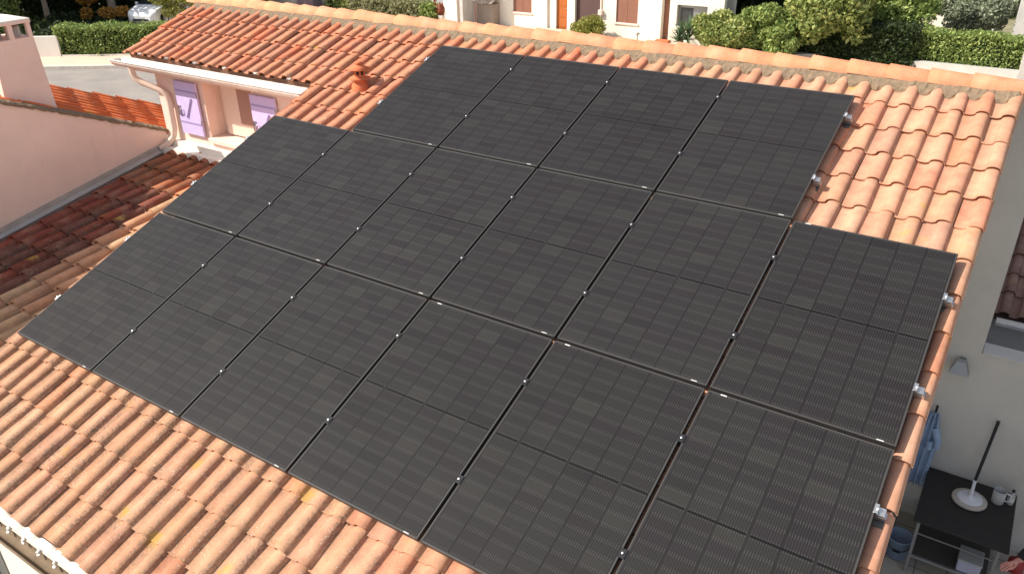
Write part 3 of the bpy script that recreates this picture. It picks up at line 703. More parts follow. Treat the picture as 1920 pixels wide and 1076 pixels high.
# mop: round head, pole leaning to the wall
mp=thing('round_mop','round pale mop on the black table, its black pole leaning on the wall','mop',(7.545,5.19,-2.298))
mb=MB(); mb.lathe([(0,.0),(.15,.0),(.165,.012),(.165,.03),(.15,.04),(.12,.042)],seg=36); mb.build('bristle_ring',M_mopedge,mp)
mb=MB(); mb.lathe([(.122,.030),(.122,.046),(.10,.056),(.03,.062),(.022,.075),(0,.08)],seg=36); 
mb.tube([(0,.0,.07),(0.005,.10,.10),(.005,.17,.14)],[.022,.016,.016],12); mb.build('mop_head',M_mop,mp)
mb=MB(); mb.tube([(.005,.17,.14),(.05,.385,.80)],.016,12); mb.build('pole',M_black,mp)
mb=MB(); mb.lathe([(0.019,0),(0.019,.03),(0,.03)],(0,0,0),12,Matrix.Translation((.005,.165,.125))@Matrix.Rotation(R(-25),4,'X')); mb.build('collar',M_mop,mp)
# jug and bottle
jg=thing('plastic_jug','clear wide plastic jug on the black table beside the small bottle','jug',(7.79,5.33,-2.298))
mb=MB(); mb.lathe([(0,.002),(.055,.002),(.06,.01),(.062,.16),(.058,.16),(.055,.012)],seg=20); mb.build('jug_body',M_clear,jg)
mb=MB(); mb.tube([(.058,0,.14),(.10,0,.13),(.10,0,.05),(.06,0,.04)],.008,8); mb.build('handle',M_mop,jg)
bt=thing('small_bottle','small clear bottle with a black cap and white label on the black table','bottle',(7.90,5.37,-2.298))
mb=MB(); mb.lathe([(0,.001),(.03,.001),(.032,.01),(.032,.11),(.012,.14),(.012,.16)],seg=16); mb.build('bottle_body',M_clear,bt)
mb=MB(); mb.lathe([(.015,.155),(.015,.18),(0,.18)],seg=12); mb.build('cap',M_black,bt)
mb=MB(); mb.lathe([(.0328,.04),(.0328,.085)],seg=16); mb.build('bottle_label',M_label,bt)
# bucket
bk=thing('bucket','blue grey plastic bucket on the patio floor beside the black table','bucket',(7.04,4.86,-3.05))
mb=MB(); mb.lathe([(0,.004),(.095,.004),(.10,.01),(.125,.26),(.133,.265),(.133,.275),(.12,.275),(.096,.02),(0,.018)],seg=28); mb.build('bucket_body',M_bucket,bk)
mb=MB(); mb.tube([(.128*math.cos(a),.128*math.sin(a)*1-.01*0,.25-.10*math.sin(a)*0+.0-(.10 if True else 0)*abs(math.sin(a))) for a in [math.pi+math.pi*i/10 for i in range(11)]],.004,6); mb.box((-.035,-.131,.14),(.035,-.119,.165)); mb.build('handle',M_black,bk)
rc=thing('red_container','small red plastic container on the floor at the right of the black table','container',(8.13,5.30,-3.05))
mb=MB(); mb.lathe([(0,.0),(.07,.0),(.08,.01),(.08,.12),(.03,.15),(.025,.18),(0,.18)],seg=18); mb.build('container_body',M_red,rc)
# person at the photo edge (only a hand and sleeve reach into view)
def skin_obj(name,verts,edges,radii,M,parent,sub=2,root=0):
    me=bpy.data.meshes.new(name); me.from_pydata(verts,edges,[]); o=bpy.data.objects.new(name,me); link(o); me.materials.append(M)
    md=o.modifiers.new('skin','SKIN'); 
    for i,r in enumerate(radii):
        me.skin_vertices[0].data[i].radius=(r,r) if not isinstance(r,tuple) else r
    me.skin_vertices[0].data[root].use_root=True
    md.use_smooth_shade=True; sb=o.modifiers.new('sub','SUBSURF'); sb.levels=sub; sb.render_levels=sub
    o.parent=parent; return o
pe=thing('person','person in a black sleeve reaching towards the black table','person',(8.41,4.40,-3.05),R(26))
V=[(0,0,.92),(0,0,1.12),(0,0,1.30),(0,0,1.44),(0,.02,1.53),(0,.03,1.66),
 (-.02,.18,1.40),(-.16,.23,1.13),(-.36,.12,.98),(0,-.18,1.40),(.02,-.24,1.12),(-.05,-.24,.88),
 (0,.10,.88),(0,.11,.48),(.02,.11,.08),(-.12,.11,.03),(0,-.10,.88),(0,-.11,.48),(.02,-.11,.08),(-.12,-.11,.03)]
E_=[(0,1),(1,2),(2,3),(3,4),(4,5),(3,6),(6,7),(7,8),(3,9),(9,10),(10,11),(0,12),(12,13),(13,14),(14,15),(0,16),(16,17),(17,18),(18,19)]
RR=[.13,.12,.14,.10,.055,.095,.06,.045,.036,.06,.045,.034,.09,.065,.045,.035,.09,.065,.045,.035]
body=skin_obj('body',V,E_,RR,M_skin,pe)
# clothes
skin_obj('jumper',[V[0],V[1],V[2],V[3],V[6],V[7],(-.40,.09,.965),V[9],V[10],V[11]],[(0,1),(1,2),(2,3),(3,4),(4,5),(5,6),(3,7),(7,8),(8,9)],[.155,.145,.16,.11,.075,.06,.05,.075,.06,.045],M_sleeve,pe,root=1)
skin_obj('trousers',[V[0],V[12],V[13],(.02,.11,.14),V[16],V[17],(.02,-.11,.14)],[(0,1),(1,2),(2,3),(0,4),(4,5),(5,6)],[.15,.105,.08,.06,.105,.08,.06],M_trous,pe)
# reaching forearm + hand
hw=Vector((-.40,.09,.965)); 
hv=[tuple(hw+Vector((.06,.015,.006))),tuple(hw),(-.45,.065,.955),(-.495,.045,.945)]; he=[(0,1),(1,2),(2,3)]; hr=[.028,.026,(.018,.03),(.016,.034)]
d=Vector((-.045,-.02,-.010)); side=Vector((-.02,.045,0)).normalized()*1
for q,(o_,l) in enumerate(((-.030,.60),(-.010,.75),(.011,.70),(.031,.52))):
    b0=Vector(hv[3])+d*.25+side*o_; i0=len(hv)
    hv.append(tuple(b0)); he.append((3,i0)); hr.append(.0105)
    p=b0
    dd=d.normalized()
    for j,(ll,bend) in enumerate(((.045,-.15),(.03,-.45),(.022,-.7))):
        dd2=(dd+Vector((0,0,bend))).normalized(); p=p+dd2*ll*l*1.25; hv.append(tuple(p)); he.append((len(hv)-2,len(hv)-1)); hr.append((.0095,.009,.0075)[j])
i0=len(hv); tb0=Vector(hv[2])-side*.030+Vector((-.01,0,-.008)); hv.append(tuple(tb0)); he.append((2,i0)); hr.append(.013)
hv.append(tuple(tb0+Vector((-.035,-.028,-.010)))); he.append((i0,i0+1)); hr.append(.0105); hv.append(tuple(tb0+Vector((-.062,-.036,-.018)))); he.append((i0+1,i0+2)); hr.append(.009)
skin_obj('hand',hv,he,hr,M_skin,pe,sub=1)
mb=MB(); mb.lathe([(0,.125),(.06,.11),(.098,.06),(.108,0),(.10,-.05),(.09,-.06)],(.015,.03,1.67),20); mb.build('hair',M_hair,pe)
mb=MB(); blob(mb,(-.098,.03,1.645),.014,np.random.RandomState(1),(1,.8,1.3)); mb.build('nose',M_skin,pe)
for s in (-1,1): mb=MB(); blob(mb,(-.086,.03+s*.032,1.67),.010,np.random.RandomState(1)); mb.build('eye',M_label,pe); 
mb=MB(); blob(mb,(-.086,.03,1.60),.012,np.random.RandomState(1),(.6,2,.5)); mb.build('mouth',mat('lips',(.4,.12,.1),.5),pe)

# ================================================================ GROUND
mb=MB(); mb.box((-160,-60,-3.5),(120,180,-3.30)); struct(mb,'ground',M_ground)
# street at left: direction of the hedge
du=Vector((.835,.55,0)); dv=Vector((-.55,.835,0)); O=Vector((-27.5,15.3,-3.3))
def rect(mb,a0,a1,b0,b1,z0,z1):
    q=[O+du*a+dv*b for a,b in ((a0,b0),(a1,b0),(a1,b1),(a0,b1))]; mb.poly([(p.x,p.y,z0) for p in q],(0,0,z1-z0))
mb=MB(); rect(mb,-30,60,-14,-1.75,-3.298,-3.294); struct(mb,'road',M_asph)
mb=MB(); rect(mb,-30,60,-1.75,-.02,-3.298,-3.17); struct(mb,'pavement',M_pave)
mb=MB(); rect(mb,-30,60,-1.95,-1.751,-3.299,-3.165); struct(mb,'kerb',M_kerb)
mb=MB(); mb.box((-60,22,-3.298),(60,30.8,-3.292)); struct(mb,'forecourt',M_pave)
mb=MB(); rect(mb,-14,-1.5,1.0,12,-3.298,-3.290); struct(mb,'driveway',M_asph)

# ================================================================ FOLIAGE
def leaves(name,Pn,size,M,parent=None,seed=0,asp=.5,bias=None):
    rs=np.random.RandomState(seed); n=len(Pn)
    a=rs.normal(0,1,(n,3)); 
    if bias is not None: a+=np.array(bias)
    a/=np.linalg.norm(a,axis=1)[:,None]
    b=rs.normal(0,1,(n,3)); b-=a*(a*b).sum(1)[:,None]; b/=np.linalg.norm(b,axis=1)[:,None]; c=np.cross(a,b)
    s=(size*(.6+.8*rs.rand(n)))[:,None]
    V=np.stack([Pn-b*s,Pn+c*s*asp,Pn+b*s,Pn-c*s*asp],1).reshape(-1,3)
    return npmesh(name,V,np.arange(4*n).reshape(n,4),M,parent)
def blobcloud(rs,centres,n,shell=.6):
    """points in the outer shells of overlapping ellipsoids (cx,cy,cz,rx,ry,rz)"""
    out=[]; w=np.array([c[3]*c[4]*c[5] for c in centres])**.66; w=w/w.sum()
    for c,q in zip(centres,w):
        k=int(n*q)+1; d=rs.normal(0,1,(k,3)); d/=np.linalg.norm(d,axis=1)[:,None]
        r=(shell+(1-shell)*rs.rand(k)**.7)+rs.normal(0,.05,k); out.append(np.array(c[:3])+d*r[:,None]*np.array(c[3:]))
    return np.concatenate(out)
def clumps(rs,c,r,k,cr):
    """k secondary clumps on ellipsoid c,r"""
    out=[]
    for i in range(k):
        d=rs.normal(0,1,3); d/=np.linalg.norm(d); q=(.35+.6*rs.rand()); s=cr*(.6+.8*rs.rand())
        out.append((c[0]+d[0]*r[0]*q,c[1]+d[1]*r[1]*q,c[2]+d[2]*r[2]*q,s,s,s*.8))
    return out
def tree(name,label,x,y,z0,trunk_h,c,r,k,cr,n,leaf,M,trunk_r=.12,seed=0,group=None,cat='tree',limbs=4):
    rs=np.random.RandomState(seed); t=thing(name,label,cat,(x,y,z0),group=group)
    cl=clumps(rs,c,r,k,cr)
    mb=MB(); top=(c[0]*.5,c[1]*.5,trunk_h)
    mb.tube([(0,0,0),(top[0]*.4+.02,top[1]*.4,trunk_h*.5),top],[trunk_r,trunk_r*.8,trunk_r*.65],9)
    for q in cl[:limbs]: mb.tube([top,tuple((np.array(top)+np.array(q[:3]))/2+[0,0,.1]),q[:3]],[trunk_r*.6,trunk_r*.35,trunk_r*.15],7)
    mb.build('trunk',M_bark,t)
    leaves('crown',blobcloud(rs,cl,n),leaf,M,t,seed)
    return t
def hedge(name,label,org,ax,length,width,height,n,leaf,M,seed=0,z0=-3.3,lift=0.0,cat='hedge',rough=.05):
    rs=np.random.RandomState(seed); t=thing(name,label,cat,(org[0],org[1],z0)); t.rotation_euler=(0,0,ax)
    mb=MB(); mb.box((.12,.12,0),(length-.12,width-.12,height-.14)); mb.build('dark_core',M_core,t)  # solid dark block filling the hedge behind its leaves
    A=[length*height,length*height,width*height,width*height,length*width]; A=np.array(A)/sum(A); pts=[]
    for i,q in enumerate(A):
        k=int(n*q); a=rs.rand(k); b=rs.rand(k); dpt=-rs.rand(k)**1.5*.16+rs.normal(0,rough,k)
        if i<2: p=np.stack([a*length,np.full(k,0.) if i==0 else np.full(k,width),lift+b*(height-lift)],1); p[:,1]+= (-dpt if i==0 else dpt)
        elif i<4: p=np.stack([np.zeros(k) if i==2 else np.full(k,length),a*width,lift+b*(height-lift)],1); p[:,0]+=(-dpt if i==2 else dpt)
        else: p=np.stack([a*length,b*width,np.full(k,height)+dpt],1)
        # slow undulation
        p[:,1]+=.05*np.sin(p[:,0]*2.3+p[:,2]*3); p[:,2]+=.04*np.sin(p[:,0]*3.1+1)*(p[:,2]/height)
        pts.append(p)
    leaves('foliage',np.concatenate(pts),leaf,M,t,seed); return t
# clipped hedge at the left street
ax=math.atan2(.55,.835)
q=O+dv*.05; hedge('clipped_hedge','clipped green box hedge beside the pavement at the upper left',(q.x,q.y),ax,7.5,.95,1.27,26000,.055,F_hedge,1)
mb=MB(); q0=O+du*-1.6+dv*-.02; M4=Matrix.Translation((q0.x,q0.y,-3.3))@Matrix.Rotation(ax,4,'Z')
mb.box((1.75,-.02,.0),(9.3,.0,.2),M4); mb.box((0,.0,0),(1.7,.14,.95),M4)
tag(mb.build('garden_wall',M_white),'low white garden wall under and left of the clipped street hedge','wall')
# dark wood behind
for i,(x,y,r_,hh,s) in enumerate(((-36.6,20.0,.16,2.2,1),(-34.9,22.6,.24,2.4,2),(-41,18,.2,2.3,3),(-39,25,.2,2.3,4),(-31.5,28.5,.2,2.2,5))):
    tree('dark_tree',['slim grey trunked tree behind the clipped hedge, nearest the chimney','thick pale trunked tree behind the clipped hedge, beside orange leaves','dense dark tree at the far upper left corner','dark tree standing between the two trunks and the car','dark tree far behind the white car'][i],x,y,-3.3,hh,(0,0,3.6),(2.7,2.7,1.7),26,1.0,9000,.13,F_dark,r_,s,group='trees of the dark wood')
hedge('dark_undergrowth','dark shaded evergreen undergrowth between the trunks at the upper left',(-46.5,19.5),ax+.05,17,1.5,2.6,26000,.11,F_dark,31,cat='undergrowth',rough=.12)
hedge('corner_shrub','sunlit green shrub at the upper left photo corner above the chimney',(-37.2,15.9),ax,2.4,1.4,2.0,7000,.09,F_hedge,33,cat='shrub',rough=.12)
rs=np.random.RandomState(77); pts=[]
for a_,b_ in zip(rs.uniform(-16,-.2,15000),rs.uniform(1.3,12,15000)):
    p=O+du*a_+dv*b_; pts.append((p.x,p.y,-3.3+abs(rs.normal(0,.16))+.1*math.sin(p.x*1.7)*math.sin(p.y*1.3)))
o=leaves('dark_leaf_carpet',np.array(pts),.14,F_dark,None,7); tag(o,'added carpet of dark leaves standing in for shade behind the clipped hedge','ground cover',kind='stuff')  # leaf carpet added so the ground here looks deeply shaded
q=O+du*-13+dv*11.6; hedge('tall_dark_bushes','tall dark bushes closing the view behind the two trunks',(q.x,q.y),ax,13.2,1.6,3.4,24000,.11,F_dark,32,cat='bushes',rough=.14)
t=thing('orange_shrub','orange leaved shrub at the foot of the thick pale trunk','shrub',(-33.6,21.2,-3.3)); rs=np.random.RandomState(5)
mb=MB(); [mb.tube([(0,0,0),(a,b,.55)],[.02,.008],6) for a,b in ((-.6,.1),(.2,.3),(.6,.4))]; mb.build('stem',M_bark,t)
leaves('foliage',blobcloud(rs,[(-.9,-.3,.55,.35,.3,.3),(.2,.2,.6,.6,.4,.28),(.9,.6,.65,.45,.4,.28)],1300),.07,F_orange,t,6)
t=thing('orange_branch_shrub','tall shrub with orange leaves left of the thick pale trunk','shrub',(-36.0,21.9,-3.3))
mb=MB(); mb.tube([(0,0,0),(.1,0,1.1)],[.03,.015],6); mb.build('stem',M_bark,t)
leaves('foliage',blobcloud(rs,[(0,0,1.15,.75,.5,.42),(.5,.2,1.7,.5,.4,.3)],1500),.08,F_orange,t,7)
t=tree('yellow_green_tree','airy yellow green tree in front of the white car by the roof corner',-29.2,23.3,-3.3,1.0,(-.2,0,1.15),(1.7,1.4,.85),16,.45,5200,.06,F_yel,.06,41)
# car
car=thing('parked_car','white hatchback parked beyond the clipped hedge, partly behind the yellow green tree','car',(-31.9,23.6,-3.3)); car.rotation_euler=(0,0,math.atan2(-.94,.33))
def loft(mb,secs,smooth=True):
    n=len(secs[0]); vs=[p for s in secs for p in s]; f=[]
    for i in range(len(secs)-1):
        for k in range(n-1): f.append((i*n+k,i*n+k+1,(i+1)*n+k+1,(i+1)*n+k))
    mb.add(vs,f,smooth); mb.add(secs[0],[tuple(range(n-1,-1,-1))]); mb.add(secs[-1],[tuple(range(n))])
def sec(x,w,z0,z1,r=.12): # closed outline of half-rounded box
    pts=[]
    for (cy,cz,a0) in ((w-r,z1-r,0),(-w+r,z1-r,90),(-w+.04,z0+.04,180),(w-.04,z0+.04,270)):
        rr=r if cz>z0+.1 else .04
        for k in range(4): a=R(a0+30*k); pts.append((x,cy+rr*math.cos(a),cz+rr*math.sin(a)))
    pts.append(pts[0]); return pts
mb=MB(); loft(mb,[sec(1.98,.55,.32,.55,.08),sec(1.9,.74,.22,.70),sec(1.6,.83,.2,.82),sec(1.05,.86,.2,.96),sec(.2,.87,.2,.99),(sec(-1.2,.87,.2,1.0)),sec(-1.75,.84,.22,.98),sec(-1.95,.74,.3,.8,.1)])
mb.build('body',M_car,car)
mb=MB(); loft(mb,[sec(1.05,.72,.9,.97,.03),sec(.35,.66,.93,1.40,.12),sec(-.3,.66,.93,1.48,.14),sec(-1.3,.64,.93,1.43,.14),sec(-1.85,.66,.9,1.0,.04)]); mb.build('cabin_glass',M_glass,car)
mb=MB(); loft(mb,[sec(.38,.60,1.36,1.42,.03),sec(-.3,.62,1.40,1.495,.04),sec(-1.3,.60,1.38,1.45,.03)]); mb.build('roof',M_car,car)
for sx,sy in ((1.25,1),(1.25,-1),(-1.3,1),(-1.3,-1)):
    w=thing('wheel',None,None); w.parent=car; w.location=(sx,sy*.80,.31); w.rotation_euler=(R(90),0,0)
    mb=MB(); mb.lathe([(.20,-.1),(.30,-.1),(.315,-.05),(.315,.05),(.30,.1),(.20,.1)],seg=20); mb.build('tyre',M_black,w)
    mb=MB(); mb.lathe([(0,-.085),(.19,-.09),(.2,-.1)],seg=20);mb.lathe([(0,.085),(.19,.09),(.2,.1)],seg=20); mb.build('rim',M_alu,w)
for s in (-1,1):
    mb=MB(); mb.poly([(1.80,s*.50,.60),(1.72,s*.78,.62),(1.62,s*.80,.74),(1.72,s*.52,.72)],(.10,0,.02)); mb.build('headlight',M_lampg,car)
    mb=MB(); mb.bbox((.75,s*.92-.07,.92),(.87,s*.92+.07,1.04),.02); mb.build('mirror',M_car,car)
mb=MB(); mb.box((1.86,-.45,.3),(1.985,.45,.40)); mb.build('grille',M_black,car)
mb=MB(); mb.box((1.985,-.22,.42),(1.995,.22,.50)); mb.build('number_plate',M_label,car)

# ================================================================ HOUSES ACROSS THE STREET
hs=thing('white_house','long white rendered house across the street with brown shutters and an orange wooden door','house',(-9,31,-3.3)); HSO=(-9,31,-3.3)
def hp(mb,name,M,par=None):
    o=mb.build(name,M); at(o,hs,HSO) if par is None else None
    if par is not None: o.parent=par
    return o
YF=30.8; zT=1.6
def facade(mb,segs,y,th=.3):
    """segs: (x0,x1,[(z0,z1) open ranges])"""
    for x0,x1,op in segs:
        z=-3.3
        for (a,b) in op:
            if a>z: mb.box((x0,y,z),(x1,y+th,a))
            z=b
        if z<zT: mb.box((x0,y,z),(x1,y+th,zT))
mb=MB()
facade(mb,[(-16.2,-14.90,[]),(-14.90,-13.85,[(-2.62,-1.3)]),(-13.85,-13.0,[]),(-13.0,-11.92,[(-3.3,-1.0)]),(-11.92,-11.52,[]),(-11.52,-10.22,[(-3.3,-1.1)]),(-10.22,-9.42,[]),(-9.42,-8.36,[(-2.68,-1.3)]),(-8.36,-7.25,[]),(-7.25,-6.88,[(-3.3,-.9)]),(-6.88,-6.55,[]),(-6.55,-5.2,[(-2.6,-1.72)]),(-5.2,-4.5,[])],YF)
mb.box((-12.999,YF+.10,-3.3),(-12.57,YF+.5,-1.0)); mb.box((-16.2,YF+1.201,-3.3),(-4.5,YF+1.5,zT))
mb.box((-16.5,YF+.0,zT),(-4.5,YF+8,zT+.2))
hp(mb,'wall',M_cream)
def closed_shutters(x0,x1,z0,z1):
    w=MB(); w.box((x0,YF+.12,z0),(x1,YF+.3,z1)); w=hp(w,'window',M_dkbrown)
    xm=(x0+x1)/2
    for a,b in ((x0+.01,xm-.004),(xm+.004,x1-.01)):
        mb=MB(); mb.bbox((a,YF+.06,z0+.01),(b,YF+.11,z1-.01),.006); s=mb.build('shutter',M_brown); s.parent=w
        mb=MB(); mb.box((a+.02,YF+.045,z0+.13),(b-.02,YF+.059,z0+.17)); mb.box((a+.02,YF+.045,z1-.18),(b-.02,YF+.059,z1-.14)); 
    mb=MB(); mb.bbox((x0-.08,YF-.06,z0-.06),(x1+.08,YF+.1,z0-.001),.008); s=mb.build('sill',M_pink); s.parent=w
closed_shutters(-14.89,-13.86,-2.61,-1.31); closed_shutters(-9.41,-8.37,-2.67,-1.31)
mb=MB(); mb.bbox((-12.565,YF+.20,-3.28),(-11.93,YF+.26,-1.02),.01); 
d=hp(mb,'door',M_wood)
mb=MB(); 
for (z0,z1) in ((-3.15,-2.75),(-2.68,-2.3),(-2.2,-1.6)): mb.bbox((-12.46,YF+.185,z0),(-12.04,YF+.199,z1),.012)
o=mb.build('door_panels',M_wood); o.parent=d
mb=MB(); mb.tube([(-12.0,YF+.19,-2.3),(-12.0,YF+.15,-2.3),(-12.08,YF+.15,-2.3)],.012); o=mb.build('handle',M_alu); o.parent=d
mb=MB()
for i in range(44): mb.bbox((-11.51,YF+.16+.0,-3.29+i*.05),(-10.23,YF+.19,-3.245+i*.05),.008)
hp(mb,'roller_shutter',M_dkbrown)
mb=MB(); mb.box((-7.24,YF+.28,-3.29),(-6.89,YF+.33,-.95)); hp(mb,'recess_panel',M_brown)
mb=MB(); mb.box((-6.54,YF+.2,-2.59),(-5.21,YF+.26,-1.73)); w=hp(mb,'window',M_greym)
mb=MB(); mb.box((-6.46,YF+.18,-2.52),(-5.9,YF+.199,-1.85)); o=mb.build('pane',M_glass); o.parent=w
mb=MB(); mb.bbox((-13.9,YF-1.0,-3.29),(-10.2,YF-.01,-3.2),.01); hp(mb,'doorstep',M_pave)
mb=MB(); mb.tube([(-10.15,YF-.04,-1.6),(-10.15,YF-.04,-2.55)],.025,8); mb.bbox((-10.25,YF-.16,-2.4),(-10.05,YF-.001,-2.18),.02); hp(mb,'wall_lamp',M_pink)
mb=MB(); mb.poly([(-7.35,YF-.3,-3.3),(-6.75,YF-.3,-3.3),(-6.75,YF,-3.3),(-7.35,YF,-3.3)],(0,0,.1)); hp(mb,'step',M_terr)
# projecting pillar between recess and second facade
# left wing: grey shaded
gw=tag((lambda m_:(m_.box((-27,33.5,-3.3),(-16.21,34,1.2)),m_)[1])(MB()).build('grey_building',mat('pale_grey_render',(.42,.40,.41),.9,col2=(.38,.36,.38),nscale=1)),'pale grey building behind the cream leaved hedge','building')
mb=MB(); mb.box((-20.6,33.38,-2.6),(-18.9,33.499,-1.5)); o=mb.build('window',M_glass); o.parent=gw
hedge('cream_hedge','loose hedge with cream and green leaves in front of the pale grey building',(-25.2,30.2),0,5.2,.9,.78,7500,.075,F_pale,51,rough=.1)
hedge('dark_green_bush','dark green bush at the right end of the cream leaved hedge',(-20.05,30.0),0,.85,.8,.7,1600,.07,F_hedge,52,cat='bush',rough=.1)
hedge('round_bush','rounded green bush left of the cream leaved hedge',(-27.0,30.3),0,1.7,1.2,1.0,3000,.075,F_bright,53,cat='bush',rough=.12)
mb=MB(); mb.box((-30.9,30.3,-3.3),(-29.55,31.3,-1.5)); tag(mb.build('white_pillar',M_white),'white rendered pillar rising behind the ridge, left of the round bush','pillar')
mb=MB(); mb.box((-29.5,30.6,-3.3),(-28.3,31.3,-1.9)); tag(mb.build('pink_wall_block',M_curtain),'mauve shaded wall piece right of the white pillar','wall')
hedge('rear_dark_hedge','dark green hedge behind the mauve wall piece',(-28.2,31.6),0,2.2,1,1.6,3500,.09,F_dark,54)
hedge('ridge_shrub','green shrub top showing just over the left end of the ridge',(-33.5,28.0),0,3.2,1.2,1.0,3500,.08,F_bright,58,cat='shrub',rough=.12)
# rusty post & plant pot
pt=thing('rusty_post','rusty red metal post with a ball top beside the dark green bush','post',(-19.35,30.4,-3.3))
mb=MB(); mb.tube([(0,0,0),(0,0,.95)],.04,8); mb.lathe([(.04,.95),(.12,1.0),(.12,1.03),(.05,1.1),(.03,1.35)],seg=12); mb.build('post_shaft',M_rust,pt)
t=thing('potted_shrub','red leaved potted shrub beside the rusty post','plant',(-18.95,30.4,-3.3)); mb=MB(); mb.lathe([(0,0),(.16,0),(.22,.3),(.18,.3)],seg=14); mb.build('pot',M_white,t)
leaves('foliage',blobcloud(np.random.RandomState(3),[(0,0,.55,.32,.3,.32)],420),.07,leafmat('red_leaves',(.20,.04,.02),(.36,.12,.06)),t,3)
# white gate pillar, curtain shed, awning
mb=MB(); mb.bbox((-18.75,30.3,-3.3),(-17.9,30.9,-.5),.02); tag(mb.build('white_wall_pillar',M_white),'bright white wall pillar left of the mauve curtained shelter','pillar')
sh=thing('curtain_shelter','shelter closed by mauve grey hanging cloth next to the bright white pillar','shelter',(-17.3,30.8,-3.3))
mb=MB(); vs0=[];fs=[];n=60
for i in range(n+1):
    x=-.58+1.22*i/n
    for k,z in enumerate((0,.55,.56,1.9)): vs0.append((x,.04*math.sin(i*.9)+(.03 if k<2 else 0),z))
for i in range(n):
    for k in (0,1,2): fs.append((i*4+k,(i+1)*4+k,(i+1)*4+k+1,i*4+k+1))
mb.add(vs0,fs,True); o=mb.build('cloth',M_curtain,sh); o.modifiers.new('s','SOLIDIFY').thickness=.01
mb=MB(); mb.box((-.6,-.05,1.9),(.66,1.0,1.98)); mb.build('roof',M_awn,sh)
sd=thing('garden_shed','small brownish shed with a pale tiled lean-to top in the shade of the white house','shed',(-16.1,30.2,-3.3))
mb=MB(); mb.box((-.52,0,0),(.42,.58,1.02)); mb.build('shed_wall',mat('taupe_render',(.34,.28,.23),.9,col2=(.28,.23,.19),nscale=3),sd)
o=tiles('shed_roof',[-.62+.2*k for k in range(0,6)],[0,.3,.6],None,(0,-.12,1.02),R(28),.02,lambda u,v,rs:np.array([.62,.50,.42])*(1+rs.normal(0,.1)),lambda u,v,rs:.3,seed=41,expo=.3); o.parent=sd
# wall that throws the shade wedge
mb=MB(); mb.box((-16.9,29.2,-3.3),(-16.72,30.1,1.0)); 
tag(mb.build('side_wall',M_grey),'grey side wall standing left of the small shed','wall')
# bush in front of roller door
tree('round_garden_bush','rounded light green bush in front of the dark roller shutter',-10.25,29.9,-3.3,.3,(0,0,.46),(.85,.6,.28),20,.32,7500,.05,F_yel,.04,61,cat='bush')
gl=thing('garden_lamp','small mushroom shaped garden lamp before the white house','lamp',(-8.0,30.1,-3.3)); mb=MB(); mb.tube([(0,0,0),(0,0,.34)],.03,8); mb.build('stem',M_greym,gl); mb=MB(); mb.lathe([(.03,.3),(.1,.36),(.11,.4),(0,.43)],seg=14); mb.build('lamp_head',M_greym,gl)
# yucca
yu=thing('yucca','spiky grey green yucca at the left end of the big shrubs','plant',(-5.9,29.9,-3.3)); rs=np.random.RandomState(6); V=[];F=[]
mb=MB(); mb.tube([(0,0,0),(.05,0,.4)],[.09,.07],8); mb.build('trunk',M_bark,yu)
i=0
for c in ((0,0,.62),(.25,.1,.35),(-.1,0,.3),(.3,-.1,.75)):
    for k in range(70):
        d=rs.normal(0,1,3); d[2]=abs(d[2])*.9-.15; d/=np.linalg.norm(d); s=np.cross(d,[0,0,1]); s/=np.linalg.norm(s)+1e-6; L=.55+.25*rs.rand(); w=.028
        c_=np.array(c); V+=[c_-s*w,c_+s*w,c_+d*L*.6+s*w*.8,c_+d*L*.6-s*w*.8,c_+d*L+[0,0,-.05],c_+d*L+[0,0,-.05]]; F+=[(i,i+1,i+2,i+3),(i+3,i+2,i+4,i+5)]; i+=6
npmesh('leaves',np.array(V),np.array(F),F_blade,yu)
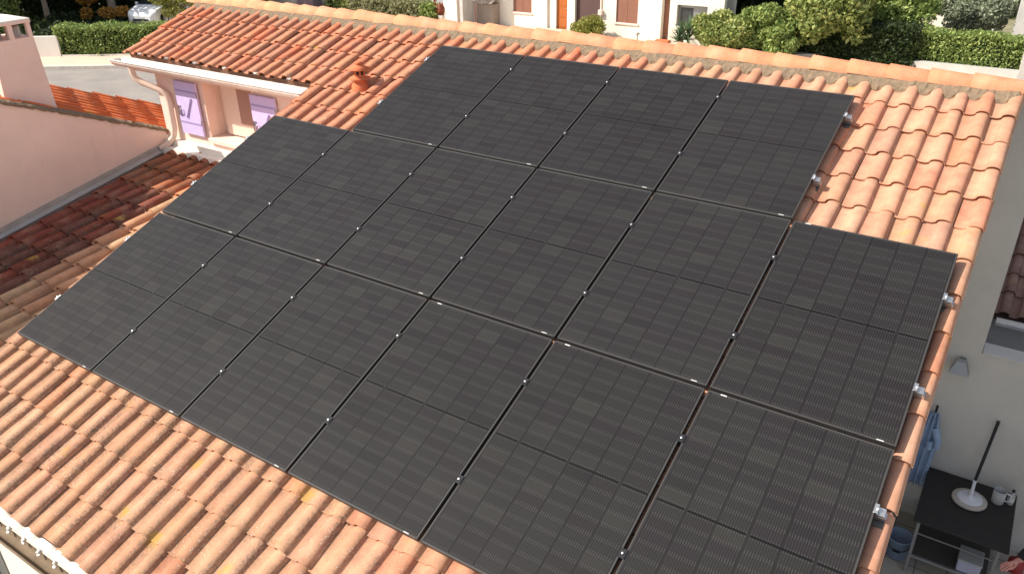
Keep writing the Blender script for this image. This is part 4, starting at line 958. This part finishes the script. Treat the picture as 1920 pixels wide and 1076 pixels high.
# big shrubs in front of the facade at right of centre
tree('large_oleander','large dense green oleander beside the yucca',-4.2,30.3,-3.3,.5,(0,.2,.78),(1.3,.8,.62),26,.42,15000,.085,F_bright,.06,71,cat='shrub')
tree('tall_shrub','tall glossy green shrub between the oleander and the leafy tree',-2.2,30.2,-3.3,.5,(0,.2,.9),(1.35,.9,.85),30,.45,17000,.085,F_hedge,.06,72,cat='shrub')
tree('leafy_tree','leafy yellow green tree leaning over the dark hedge',-.3,31.0,-3.3,1.2,(0.2,0,1.85),(1.9,1.5,1.1),34,.6,15000,.10,F_bright,.14,73)
tree('spreading_tree','bushy olive green tree right of the leafy tree, over the shaded hedge',2.0,33.0,-3.3,1.2,(-.6,.2,1.9),(2.0,1.6,1.1),30,.62,12000,.10,F_hedge,.14,74)
hedge('shaded_hedge','dark shaded stretch of hedge under the leafy trees',(-1.9,30.75),0,4.85,1.1,1.35,17000,.075,F_dark,75,z0=-3.3)  # shade of the trees painted in through the dark leaf colour
hedge('long_green_hedge','sunlit clipped green hedge above the low white wall at the upper right',(2.95,31.1),0,6.2,.9,1.05,19000,.055,F_hedge,76,z0=-3.1)
mb=MB(); mb.box((2.96,30.75,-3.3),(9.5,31.05,-3.08)); tag(mb.build('low_white_wall',M_grey),'low white wall running under the clipped hedge at the upper right','wall')
tree('olive_tree','silvery grey green olive tree behind the sunlit hedge at the upper right',4.1,36.2,-3.6,1.1,(0,0,1.75),(1.75,1.5,.95),34,.5,17000,.08,F_olive,.12,77)
mb=MB(); mb.add([(1.0,39.9,-3.6),(3.9,39.9,-3.6),(3.9,39.9,-2.5),(2.1,39.9,-2.5),(1.0,40.2,-3.4),(3.9,40.2,-3.4)],[(0,1,2,3)])
mb=MB(); mb.poly([(1.0,40,-3.7),(4.8,40,-3.7),(4.8,40,-2.9),(1.9,40,-2.75)],(0,.4,0)); tag(mb.build('white_outbuilding',M_white),'sunlit white outbuilding wall behind the olive tree','outbuilding')
mb=MB(); mb.box((-1,41,-3.28),(2.2,60,-2.75)); struct(mb,'lawn',M_lawn)
mb=MB(); mb.box((5.72,35.2,-3.3),(12,36.5,-1.0)); mb.box((5.6,35.1,-1.0),(12.1,36.6,-.85)); tag(mb.build('grey_building',M_grey),'grey rendered building at the right photo edge beyond the hedge','building')
# back row so no empty horizon shows between things
hedge('far_evergreen_row','dark evergreen row far behind the olive tree',(-4,44),.0,26,2,3.2,16000,.16,F_dark,81,rough=.2)
hedge('far_wood_edge','far dark tree row behind the pale grey building',(-48,38),-.05,46,2.5,4.0,22000,.2,F_dark,82,rough=.25)
